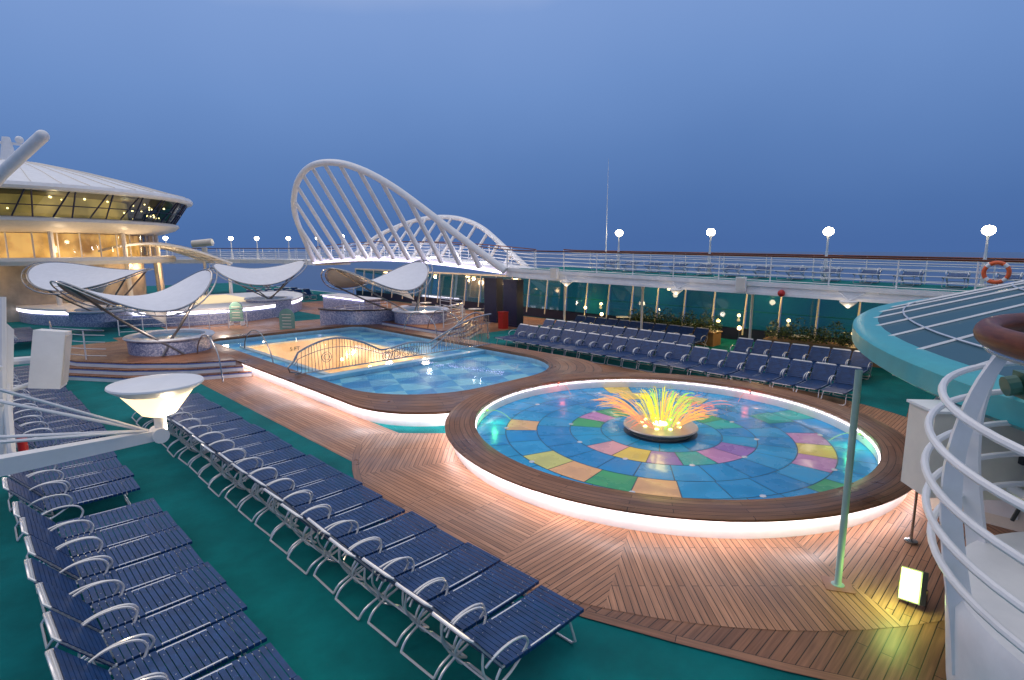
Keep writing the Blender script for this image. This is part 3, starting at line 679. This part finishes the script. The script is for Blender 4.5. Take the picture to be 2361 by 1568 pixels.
m=M(); m.tube([C0,(-.4,7.6,3.3)],.04,8); m.tube([C0+Vector((0,0,-.2)),(-.4,7.5,2.8)],.025,8); m.obj('bracket',WHITE,sp,True)
pf=thing('side_lattice','white tubular lattice frame at deck edge','frame',(-.2,7.5,2.6))
for a,b in(((.36,7.3,3.95),(.2,7.2,2.4)),((.3,7.3,3.1),(.25,7.0,2.3)),((.25,6.9,3.35),(-.6,6.9,3.35)),((.25,6.9,3.0),(-.6,6.9,3.0)),((.3,7.0,2.4),(-.6,7,2.4)),((.25,6.9,3.35),(-.2,7,2.4))): m=M(); m.tube([a,b],.035,8); m.obj('tube',WHITE,pf,True)
m=M(); m.quad((.16,7.3,4.0),(.42,7.35,3.62),(.28,7.3,2.45),(.06,7.3,2.45)); m.obj('fin_plate',WHITE,pf)
m=M(); m.tube([(.34,6.9,2.4),(.34,6.9,2.62)],.04,12); m.ball((.34,6.9,2.63),.04,6); o=m.obj('fire_extinguisher',REDP,None,True); tag(o,'small red extinguisher hung on white frame','extinguisher')
# ---------------------------------------------------------------- walkway fittings
K=28; R=.29
lb=thing('life_ring','orange life ring with white bands on railing','life ring',(22.15,1.75,3.75))
m=M(); m.tube([(22.15,1.75+R*math.cos(2*pi*k/K),3.72+R*math.sin(2*pi*k/K)) for k in range(K)],.06,10,True); m.obj('ring',ORNG,lb,True)
for q in range(4):
    a0=q*pi/2+.6; m=M(); m.tube([(22.15,1.75+R*math.cos(a0+.12*k),3.72+R*math.sin(a0+.12*k)) for k in range(4)],.064,10); m.obj('reflective_band',WHITE,lb,True)
m=M(); m.ball((22.05,7.8,2.78),.13,10); m.box((22.13,7.8,2.78),(.08,.12,.12)); o=m.obj('alarm_bell',REDP,None,True); tag(o,'red round alarm bell on walkway fascia','alarm')
for y in(9.3,18.9):
    s=thing('loudspeaker','white boxy loudspeaker mounted on walkway edge','loudspeaker',(22,y,3.05+zw(y)),'loudspeakers on walkway'); z=3.0+zw(y)
    m=M(); m.box((21.95,y,z),(.3,.38,.55),rz=.3); m.obj('cabinet',WHITE,s); m=M(); m.box((21.95-.15*math.cos(.3)-.005,y-.15*math.sin(.3),z),(.012,.32,.48),rz=.3); m.obj('grille',CREAM,s)
m=M(); m.tube([(26.9,19.3,3.2),(26.9,19.3,5.2),(26.92,19.3,9.4)],[.05,.03,.008],6); o=m.obj('antenna_mast',WHITE,None,True); tag(o,'tall thin white whip antenna on deck','antenna')
# ---------------------------------------------------------------- spas, platforms, canopies
def spa(cx,cy,zb,r,h,label):
    t=thing('whirlpool',label,'whirlpool',(cx,cy,zb),'round whirlpools')
    m=M(); m.lathe([(r*.93,zb),(r*.95,zb+h-.12),(r,zb+h-.1)],(cx,cy),48); m.obj('tub_wall',MOS,t,True)
    m=M(); m.lathe([(r,zb+h-.1),(r+.04,zb+h-.05),(r,zb+h),(r-.28,zb+h),(r-.3,zb+h-.02),(r-.32,zb+h-.3)],(cx,cy),48); m.obj('tub_rim',mat('spa_rim',(.6,.64,.72),.3),t,True)
    m=M(); m.lathe([(.001,zb+h-.12),(r-.3,zb+h-.12)],(cx,cy),48); m.obj('water',mat('spa_water',(.12,.35,.5),.06,noise=.2,bump=.3,bscale=6),t)
    return t
spa(5.9,24.6,.55,1.5,.62,'round whirlpool with violet mosaic wall on teak platform')
spa(18.0,25.0,.55,1.5,.68,'round whirlpool with violet mosaic wall on raised platform')
spa(15.2,38.3,.6,1.5,.6,'round whirlpool with mosaic wall beneath white canopy')
spa(5.8,37.5,.6,1.5,.6,'round whirlpool with mosaic wall beneath white canopy')
plight('spa_light',(5.0,22.3,1.8),60,(1,.82,.68),.2); plight('spa_light',(17,23.3,1.8),45,(1,.75,.5),.2); plight('spa_light',(11,34.5,1.6),100,(1,.78,.6),.2)
SBLUE=mat('step_blue',(.16,.22,.5),.4)
def platform(poly,zt,label):
    t=thing('spa_platform',label,'platform',(poly[0][0],poly[0][1],0)); c=(sum(p[0] for p in poly)/len(poly),sum(p[1] for p in poly)/len(poly))
    n=3
    for k in range(n):
        z0=zt*k/n; z1=zt*(k+1)/n; d=(n-1-k)*.32
        P=[]
        for x,y in poly:
            v=Vector((x-c[0],y-c[1])); v=v*(1+d/v.length); P.append((c[0]+v.x,c[1]+v.y))
        m=M(); m.prism(P,z0+.002,z1-.065,top=False); m.obj('step_riser',WHITE,t)
        m=M(); m.prism([(c[0]+(x-c[0])*1.002,c[1]+(y-c[1])*1.002) for x,y in P],z1-.07,z1-.035,top=False); m.obj('step_nosing',SBLUE,t)
        m=M(); m.prism(P,z1-.035,z1,bot=True)
        for i,f in enumerate(m.f): m.uv[i]=[(m.v[j][0],m.v[j][1]) for j in f]
        m.obj('step_tread',RIMW,t)
    return t
platform([(6.9,20.7),(7.1,22),(7.1,28.6),(2.6,28.6),(2.4,26),(2.9,24.4),(4.1,22.7),(5.5,21.4)],.55,'stepped teak platform with white and blue risers around whirlpool')
platform([(16.5,21.2),(18.2,21.7),(20,23.2),(20.6,25.4),(20.4,28.6),(16.4,28.6)],.55,'stepped teak platform with white risers beside pool')
wl=thing('mosaic_wall','curved violet mosaic screen wall beside whirlpool','wall',(17,28,0))
m=M(); m.lathe([(2.9,.0),(2.9,1.15),(2.7,1.15),(2.7,0)],(17.2,29.2),40,RD(180),RD(330)); m.obj('mosaic_face',MOS,wl)
m=M(); m.lathe([(2.96,1.15),(2.96,1.21),(2.6,1.21),(2.6,1.15)],(17.2,29.2),40,RD(178),RD(332)); m.obj('coping',RIMW,wl)
p2=thing('raised_pool','raised mosaic pool with glowing white edge and warm lit basin','pool',(11,41,0))
poly=crom([(2.8,47,0),(3.6,43,0),(6.5,38.6,0),(10,36.2,0),(13.5,36.2,0),(17,38.6,0),(19.6,43,0),(20,47,0)],6); poly=[(p.x,p.y) for p in poly]
m=M(); m.prism(poly,0,.85,top=False); m.obj('mosaic_face',MOS,p2)
m=M(); m.prism([(11.3+(x-11.3)*1.012,42+(y-42)*1.012) for x,y in poly],.86,.98); m.obj('coping',WHITE,p2)
m=M(); P=[(11.3+(x-11.3)*1.008,42+(y-42)*1.008) for x,y in poly]; 
for k in range(len(P)-1): m.quad((*P[k],.68),(*P[k+1],.68),(*P[k+1],.855),(*P[k],.855))
m.obj('light_strip',emi('violet_white_strip',(.88,.84,1),4),p2)
m=M(); m.quad((7,39,.99),(15,39,.99),(15,46,.99),(7,46,.99)); m.obj('basin_floor',emi('basin_floor_glow',(1,.72,.4),.55),p2)  # floor itself emits, standing in for warm light inside the basin
def canopy(cx,cy,zc,a,b,rot,k1a,k1b,k2,T,D,base,label):
    t=thing('shade_canopy',label,'canopy',(cx,cy,zc),'saddle shaped shade canopies')
    def pt(rr,th):
        c,s=rr*math.cos(th),rr*math.sin(th)
        x=a*c; y=b*s*(1-.18*c); kk=k1a if c>0 else k1b
        z=kk*abs(c)**2.2-k2*s*s+T*s*c*1.4+D*s
        return Vector((cx+x*math.cos(rot)-y*math.sin(rot),cy+x*math.sin(rot)+y*math.cos(rot),zc+z))
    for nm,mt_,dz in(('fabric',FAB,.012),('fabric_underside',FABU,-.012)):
        m=M(); nr,na=8,56
        idx=[[m.add([pt(i/nr if i else .001,2*pi*k/na)+Vector((0,0,dz))]) for k in range(na)] for i in range(nr+1)]
        for i in range(nr):
            for k in range(na): m.face((idx[i][k],idx[i+1][k],idx[i+1][(k+1)%na],idx[i][(k+1)%na]))
        m.obj(nm,mt_,t,True)
    m=M(); ring=[pt(1.02,2*pi*k/64) for k in range(64)]; m.tube(ring,.035,8,True)
    ring2=[pt(1.10,2*pi*k/64)-Vector((0,0,.08)) for k in range(64)]; m.tube(ring2,.028,6,True)
    for k in range(0,64,2): m.tube([ring[k],ring2[k]],.01,4)
    m.obj('ring_frame',STEEL,t,True)
    m=M(); tip=Vector((lerp(cx,base[0],.9),lerp(cy,base[1],.9),zc-1.05)); na=24; q=m.add([tip]); rr=[m.add([pt(.38,2*pi*k/na)-Vector((0,0,.02))]) for k in range(na)]
    for k in range(na): m.face((q,rr[k],rr[(k+1)%na]))
    m.obj('fabric_cone',FAB,t,True)
    for th,off in((.5,(-.35,-.3)),(2.6,(.35,.3)),(-.6,(-.3,.35)),(-2.5,(.35,-.35))):
        m=M(); e=pt(1.03,th); s=Vector((base[0]+off[0],base[1]+off[1],base[2])); mid=s.lerp(e,.55)-Vector((0,0,.12)); m.tube([s,mid,e],.042,8); m.obj('leg',DSTEEL,t,True)
    return t
canopy(5.0,24.1,2.72,2.3,2.0,RD(-30),.55,.22,.05,.75,.05,(5.6,23.5,.57),'white saddle canopy on crossed steel legs over whirlpool')
canopy(16.2,26.2,2.80,2.6,2.1,RD(-30),.55,.22,.05,.80,.05,(17.6,24.6,.57),'white saddle canopy on crossed steel legs beside bridge')
canopy(14.6,37.8,2.85,2.7,2.0,RD(-35),.60,.60,.15,.25,.45,(15,37.6,.9),'white saddle canopy on steel legs over raised whirlpool')
canopy(5.5,36.9,3.0,2.7,2.0,RD(-40),.35,.55,.15,-.15,.45,(5.8,36.9,.6),'white saddle canopy on steel legs over raised whirlpool')
def grab(pts,label='curved steel pool handrail'):
    m=M(); m.tube(crom(pts,5),.024,8); o=m.obj('pool_handrail',STEEL,None,True); tag(o,label,'handrail','curved pool handrails')
for x in(6.2,7.9):
    grab([(x,19.9,.0 if x<7 else .42),(x+.0,20.2,.9),(x+.05,21,1.35),(x+.1,22,1.35),(x+.15,22.8,.95),(x+.15,23,.55)])
for x in(15.2,16.6): grab([(x,19.9,.42),(x,20.1,1.1),(x,20.9,1.5),(x,21.8,1.45),(x,22.3,1.0),(x,22.5,.55)])
railing([(2.7,28.4),(2.5,26),(3.2,24.5),(3.7,23.9)],.55,'platform_railing','steel tube railing round teak platform',rails=4,post=1,hand=STEEL,hr=.025)
railing([(17.2,22),(19,22.7),(20.3,24.2),(20.5,26.5)],.55,'platform_railing','steel tube railing round raised platform',rails=4,post=1,hand=STEEL,hr=.025)
railing([(15,30),(17,31.4),(20,31.4)],.0,'platform_railing','steel tube railing beside whirlpool',rails=4,post=1,hand=STEEL,hr=.025)
railing([(6,34.6),(9,33.6),(12,33.6)],.0,'platform_railing','steel tube railing in front of raised pool',rails=3,post=1,hand=STEEL,hr=.025)
for x,y in((12.2,28.6),(11.8,34.6)):
    t=thing('notice_board','small green arched pool notice board on feet','sign',(x,y,0),'pool notice boards'); rz=RD(-50)
    R=Matrix.Rotation(rz,3,'Z')
    P=[(-.4,0),(.4,0)]+[(.4*math.cos(RD(q)),.75+.4*math.sin(RD(q))) for q in range(0,181,15)]
    m=M(); a_=[R@Vector((p,-.03,q+.25))+Vector((x,y,0)) for p,q in P]; b_=[R@Vector((p,.03,q+.25))+Vector((x,y,0)) for p,q in P]
    i=m.add(a_);j=m.add(b_);n_=len(P); m.face([i+k for k in range(n_)]); m.face([j+k for k in range(n_)][::-1])
    for k in range(n_): m.face((i+k,j+k,j+(k+1)%n_,i+(k+1)%n_))
    m.obj('panel',mat('sign_green',(.16,.32,.27),.5),t)
    for k in range(5): m=M(); m.box(R@Vector((0,-.04,.45+k*.16))+Vector((x,y,0)),(.5-.05*(k%2),.01,.035),mt=R); m.obj('lettering_band',CREAM,t)
    for q in(-.35,.35): m=M(); m.box(R@Vector((q,0,.13))+Vector((x,y,0)),(.05,.4,.25),mt=R); m.obj('foot',WHITE,t)
# ---------------------------------------------------------------- stage roof
st=thing('stage_roof','white arched tubular stage roof with lights','stage roof',(10,50,0))
m=M()
for y in(47,49,51,53): m.tube([(5+11*t,y,3.3+1.5*math.sin(pi*t)) for t in[k/16 for k in range(17)]],.09,8)
for k in range(17):
    t=k/16; m.tube([(5+11*t,47,3.3+1.5*math.sin(pi*t)),(5+11*t,53,3.3+1.5*math.sin(pi*t))],.05,6)
m.obj('arched_truss',WHITE,st,True)
m=M()
for k in range(16):
    t0=k/16;t1=(k+1)/16; m.quad((5+11*t0,47,3.42+1.5*math.sin(pi*t0)),(5+11*t1,47,3.42+1.5*math.sin(pi*t1)),(5+11*t1,53,3.42+1.5*math.sin(pi*t1)),(5+11*t0,53,3.42+1.5*math.sin(pi*t0)))
m.obj('roof_sheet',FAB,st)
for x,y in((5.2,47.1),(15.8,47.1),(5.2,52.9),(15.8,52.9)):
    m=M(); m.tube([(x,y,0),(x,y,3.4)],.13,10); m.obj('column',WHITE,st,True)
plight('stage_light',(10.5,49,3),110,(1,.65,.35),.3,st)
# ---------------------------------------------------------------- round lounge building
lx,ly=4,53; R0=10.8
lo=thing('lounge_building','round white ship lounge with sloping windows and conical roof','building',(lx,ly,0))
NB=96
m=M(); m.lathe([(10.4,7.75),(R0,7.8),(R0+.1,7.95),(R0,8.15),(9.6,8.45),(7.5,9.05),(4.8,9.7),(2,10.25),(.001,10.5)],(lx,ly),NB); m.obj('roof',WHITE,lo,True)
for k in range(48):
    a=2*pi*k/48; m=M(); m.tube([(lx+r_*math.cos(a),ly+r_*math.sin(a),z+.02) for r_,z in((10.7,8.18),(9.6,8.45),(7.5,9.05),(4.8,9.7),(2,10.25))],.025,4)
    m.obj('roof_rib',CREAM,lo)
m=M(); m.lathe([(9.5,6.3),(10.45,7.75)],(lx,ly),NB); m.obj('window_band',GLASSD,lo)
m=M()
for k in range(64):
    a=2*pi*k/64; b_=a+(.07 if k%2 else -.0); m.tube([(lx+9.52*math.cos(a),ly+9.52*math.sin(a),6.3),(lx+10.48*math.cos(b_),ly+10.48*math.sin(b_),7.78)],.045,5)
m.tube([(lx+9.95*math.cos(2*pi*k/64),ly+9.95*math.sin(2*pi*k/64),6.95) for k in range(64)],.03,5,True)
m.obj('window_mullions',NAVY,lo)
m=M(); m.lathe([(9.5,6.3),(9.75,6.22),(9.8,6.05),(9.5,5.8),(8.6,5.5),(7.6,5.42)],(lx,ly),NB); m.obj('white_belt',CREAM,lo,True)
m=M(); m.lathe([(.001,6.32),(9.45,6.32)],(lx,ly),48); m.lathe([(10.2,7.74),(.001,7.74)],(lx,ly),48); m.obj('interior_floor',mat('interior_brown',(.20,.14,.08),.6),lo)
def glowmat(nm,sc,p0,c0,p1,c1,st):
    IC=emi(nm,(1,.62,.25),st); t=IC.node_tree; vv=t.nodes.new('ShaderNodeTexNoise'); vv.inputs['Scale'].default_value=sc; vv.inputs['Detail'].default_value=5; rr=t.nodes.new('ShaderNodeValToRGB'); rr.color_ramp.elements[0].position=p0; rr.color_ramp.elements[0].color=(*c0,1); rr.color_ramp.elements[1].position=p1; rr.color_ramp.elements[1].color=(*c1,1)
    tcc=t.nodes.new('ShaderNodeTexCoord'); t.links.new(tcc.outputs['Object'],vv.inputs['Vector']); t.links.new(vv.outputs[0],rr.inputs[0]); t.links.new(rr.outputs[0],t.nodes['Principled BSDF'].inputs['Emission Color']); return IC
m=M(); m.lathe([(6.5,6.3),(6.5,7.8)],(lx,ly),48); m.obj('interior_core',glowmat('interior_glow',1.3,.42,(.10,.12,.06),.66,(1,.6,.2),.35),lo)
for k in range(40):
    a=rnd.uniform(pi*.95,2.1*pi); r_=rnd.uniform(6.9,9.0); z=rnd.choice([7.6,7.5,7.0,6.8])
    m=M(); m.ball((lx+r_*math.cos(a),ly+r_*math.sin(a),z),rnd.uniform(.04,.085),4); m.obj('interior_lamp',WARM,lo)
for a in(-2.6,-2.0,-1.4,-.8): plight('interior_light',(lx+7.8*math.cos(a),ly+7.8*math.sin(a),7.2),45,(1,.70,.38),.2,lo)
m=M(); m.lathe([(7.0,3.9),(7.0,5.4)],(lx,ly),NB); m.obj('lit_interior',glowmat('lit_interior_glow',.9,.38,(.18,.06,.01),.62,(1,.60,.18),.75),lo)
m=M(); m.lathe([(7.7,3.9),(7.7,5.45)],(lx,ly),NB); m.obj('lower_windows',glass('clear_window',(.85,.8,.7),.06),lo)
for k in range(40):
    a=2*pi*k/40; m=M(); m.tube([(lx+7.73*math.cos(a),ly+7.73*math.sin(a),3.9),(lx+7.73*math.cos(a),ly+7.73*math.sin(a),5.45)],.05,5); m.obj('lower_mullion',CREAM,lo)
for k in range(12):
    a=2*pi*k/12+.1; m=M(); m.tube([(lx+8.5*math.cos(a),ly+8.5*math.sin(a),0),(lx+8.3*math.cos(a),ly+8.3*math.sin(a),5.6)],.14,8); m.obj('column',CREAM,lo,True)
m=M(); m.lathe([(7,3.9),(9.3,3.9),(9.4,3.7),(9.3,3.45),(7,3.4)],(lx,ly),NB); m.obj('balcony_slab',CREAM,lo,True)
m=M(); m.lathe([(7.2,0),(7.2,3.45)],(lx,ly),NB); m.obj('lower_wall',mat('beige_wall',(.42,.36,.28),.5,noise=.35,scale=.7),lo)
for a in(-2.4,-1.9,-1.4,-.9,-.4): 
    x,y=lx+8.3*math.cos(a),ly+8.3*math.sin(a); m=M(); m.ball((x,y,3.3),.1,6); m.obj('soffit_lamp',WARM,lo); plight('soffit_light',(x,y,3.1),32,(1,.64,.34),.2,lo)
    plight('belt_light',(lx+8.7*math.cos(a),ly+8.7*math.sin(a),4.4),42,(1,.74,.45),.2,lo)
m=M(); m.tube([(lx,ly,10.4),(lx,ly,12)],[.5,.22],10); m.box((lx,ly,11.6),(1.6,.2,.15)); m.ball((lx+.7,ly,11.9),.25,8); m.tube([(lx-.4,ly,11.6),(lx-.4,ly,12.6)],.04,5); m.obj('mast',WHITE,lo,True)
m=M(); m.tube([(-3.2,45.6,0),(2.6,39.8,8.2),(4.3,38.1,10.1)],.3,14); m.ball((4.3,38.1,10.1),.3,8); o=m.obj('crane_boom',WHITE,None,True); tag(o,'thick white sloping tubular boom','boom')
dv=thing('searchlight','white searchlight on pedestal by walkway','searchlight',(18,60,3.45))
m=M(); m.lathe([(.3,3.45),(.25,4.6),(.001,4.6)],(18,60),12); m.obj('pedestal',CREAM,dv); m=M(); m.tube([(17.2,60.7,4.9),(18.6,59.5,5.1)],.35,12); m.obj('housing',CREAM,dv,True)
# ---------------------------------------------------------------- glass canopy roof with teal edge
gr=thing('glass_roof','conical glass roof with teal curved edge beam over bar','glass roof',(14,-4.2,3))
gx,gy,rx,ry=14,-4.2,9.6,7.0
def ge(f,a,z): return (gx+rx*f*math.cos(a),gy+ry*f*math.sin(a),z)
def gz(f): return 3.16+2.15*(1-f)
K=96; m=M()
for k in range(K):
    a0,a1=2*pi*k/K,2*pi*(k+1)/K
    for f0,f1 in((1,.8),(.8,.6),(.6,.4),(.4,.2),(.2,.02)): m.quad(ge(f0,a0,gz(f0)),ge(f0,a1,gz(f0)),ge(f1,a1,gz(f1)),ge(f1,a0,gz(f1)))
m.obj('glass_panes',GLASSR,gr)
for k in range(0,K,2):
    a=2*pi*k/K; m=M(); m.tube([ge(.99,a,gz(1)+.03),ge(.03,a,gz(.03)+.03)],.022,5); m.obj('radial_mullion',WHITE,gr)
for f in(.93,.72,.5): m=M(); m.tube([ge(f,2*pi*k/K,gz(f)+.02) for k in range(K)],.014,5,True); m.obj('ring_mullion',ALU,gr)
m=M(); P=[]
for k in range(K):
    a=2*pi*k/K
    P.append([ge(1.0,a,2.93),ge(1.018,a,2.88),ge(1.03,a,2.94),ge(1.03,a,3.15),ge(1.018,a,3.21),ge(.98,a,3.21),ge(.98,a,2.96)])
idx=[m.add(p) for p in P]
for k in range(K):
    A=idx[k];B=idx[(k+1)%K]
    for j in range(7): m.face((A+j,B+j,B+(j+1)%7,A+(j+1)%7))
m.obj('edge_beam',TEALP,gr,True)
m=M(); m.lathe([(.08,.012),(.08,.025),(.05,.03),(.042,.04),(.042,2.92)],(7.9,1.8),20)
o=m.obj('roof_post',POLEP,None,True); tag(o,'slim grey green post supporting the glass roof edge','post')
m=M(); m.box((7.9,1.8,.019),(.34,.34,.006),rz=.5); o=m.obj('post_base_plate',mat('worn_wood_plate',(.3,.13,.08),.4)); tag(o,'flat wooden base plate under slim post','plate')
bk=thing('bar_cabinet','white boxy service bar under the glass roof','bar',(13,0,0))
m=M(); m.box((13.2,-.4,.92),(3.4,3.6,1.84)); m.obj('cabinet',CREAM,bk); m=M(); m.box((13.2,-.4,1.87),(3.6,3.8,.06)); m.obj('top',WHITE,bk)
for y in(.7,-.5): m=M(); m.box((11.49,y,.9),(.02,.9,1.4)); m.obj('door_panel',WHITE,bk)
eb=thing('equipment_box','white metal equipment box with black cable by balcony','equipment box',(7.0,.45,2.5))
R=Matrix.Rotation(RD(-50),3,'Z'); C0=Vector((7.05,.38,2.46))
m=M(); m.box(C0,(1.45,.4,.84),mt=R); m.obj('cabinet',CREAM,eb)
m=M(); m.box(C0+R@Vector((0,0,.432)),(1.49,.44,.025),mt=R); m.obj('lid',WHITE,eb)
m=M(); m.tube([C0+R@Vector((.1,-.21,.0)),C0+R@Vector((.1,-.27,-.03)),C0+R@Vector((.15,-.29,-.2)),C0+R@Vector((.05,-.24,-.6))],.018,8); m.box(C0+R@Vector((.1,-.22,.0)),(.09,.08,.09),mt=R); m.obj('cable',DARKM,eb,True)
m=M(); m.tube([C0+Vector((0,-.05,-.3)),(6.3,-.3,2.15)],.05,10); m.obj('bracket',WHITE,eb,True)
# ---------------------------------------------------------------- foreground spiral balcony
bx,by=5.2,-1.1; F=.90
ba=thing('spiral_balcony','white round balcony with bulging tube rails and varnished handrail','balcony',(bx,by,0))
m=M(); m.lathe([(1.5*F,0),(1.56*F,.8),(1.66*F,1.3),(1.72*F,1.8),(1.74*F,2.0),(1.70*F,2.06),(.01,2.08)],(bx,by),72); m.obj('drum',WHITE,ba,True)
for z,r_ in((2.3,1.87),(2.55,1.93),(2.82,1.965),(3.10,1.97),(3.36,1.91)):
    m=M(); m.tube([(bx+r_*F*math.cos(2*pi*k/72),by+r_*F*math.sin(2*pi*k/72),z+.12*math.sin(2*pi*k/72+1)) for k in range(72)],.026,8,True); m.obj('tube_rail',WHITE,ba,True)
m=M(); m.tube([(bx+1.68*F*math.cos(2*pi*k/72),by+1.68*F*math.sin(2*pi*k/72),3.84) for k in range(72)],[.078]*72,14,True); m.obj('handrail',RAILW,ba,True)
m=M(); m.tube([(bx+1.68*F*math.cos(2*pi*k/72),by+1.68*F*math.sin(2*pi*k/72),3.755) for k in range(72)],.026,8,True); m.obj('handrail_base',STEEL,ba,True)
for a in[RD(q) for q in(112,150,190,232,70,30)]:
    d=Vector((math.cos(a),math.sin(a))); pr_=crom([(1.68,3.78,0),(1.81,3.5,0),(1.90,3.1,0),(1.9,2.7,0),(1.84,2.3,0),(1.76,1.9,0),(1.7,1.5,0)],4)
    m=M(); t_=.022; n_=Vector((-d.y,d.x)); A=[]
    for p in pr_:
        wdt=.07+.09*(3.8-p.y)/2.2
        for rr_,tt in((p.x*F,-t_),(p.x*F,t_),(p.x*F-wdt,t_),(p.x*F-wdt,-t_)):
            q=d*rr_+n_*tt; A.append((bx+q.x,by+q.y,p.y))
    i=m.add(A)
    for k in range(len(pr_)-1):
        for j in range(4): m.face((i+4*k+j,i+4*k+(j+1)%4,i+4*k+4+(j+1)%4,i+4*k+4+j))
    m.obj('fin_post',WHITE,ba,True)
sg=thing('spotlight','small grey green spotlight fixture clamped behind balcony','spotlight',(5.9,.35,3.35))
R=Matrix.Rotation(RD(-60),3,'Z'); C0=Vector((5.95,.10,3.35))
m=M(); m.box(C0,(.32,.2,.2),mt=R); m.tube([C0+R@Vector((-.17,0,0)),C0+R@Vector((-.25,0,-.02))],.08,12); m.obj('housing',mat('dark_green_paint',(.03,.12,.08),.4),sg)
m=M(); m.tube([C0+Vector((0,0,-.1)),C0+Vector((0,0,-.6))],.02,6); m.obj('bracket',STEEL,sg)
fl=thing('flood_light','slanted box floodlight on deck glowing yellow green','floodlight',(8.15,1.05,0))
FC=Vector((8.12,1.03,.25)); R=Matrix.Rotation(RD(158),3,'Z')@Matrix.Rotation(RD(-22),3,'Y')@Matrix.Rotation(RD(12),3,'X')
m=M(); m.box(FC,(.13,.25,.40),mt=R); m.obj('housing',mat('grey_lamp_housing',(.22,.24,.2),.4),fl)
c=FC+R@Vector((.07,0,0)); m=M(); m.box(c,(.012,.22,.37),mt=R); m.obj('lens',emi('flood_lens',(.90,1,.30),3.2),fl)
for dy in(-.14,.14): m=M(); m.tube([(8.16,1.03+dy,.01),(8.12,1.03+dy,.25)],.018,6); m.obj('bracket',STEEL,fl)
plight('flood_lamp',FC+R@Vector((.35,0,0)),20,(.7,1,.25),.12,fl)
m=M(); m.lathe([(.09,.02),(.09,.05),(.02,.07),(.02,.9),(.035,.93),(.001,.95)],(9.9,1.35),12); o=m.obj('rope_stanchion',STEEL,None,True); tag(o,'short steel stanchion on teak deck','stanchion')
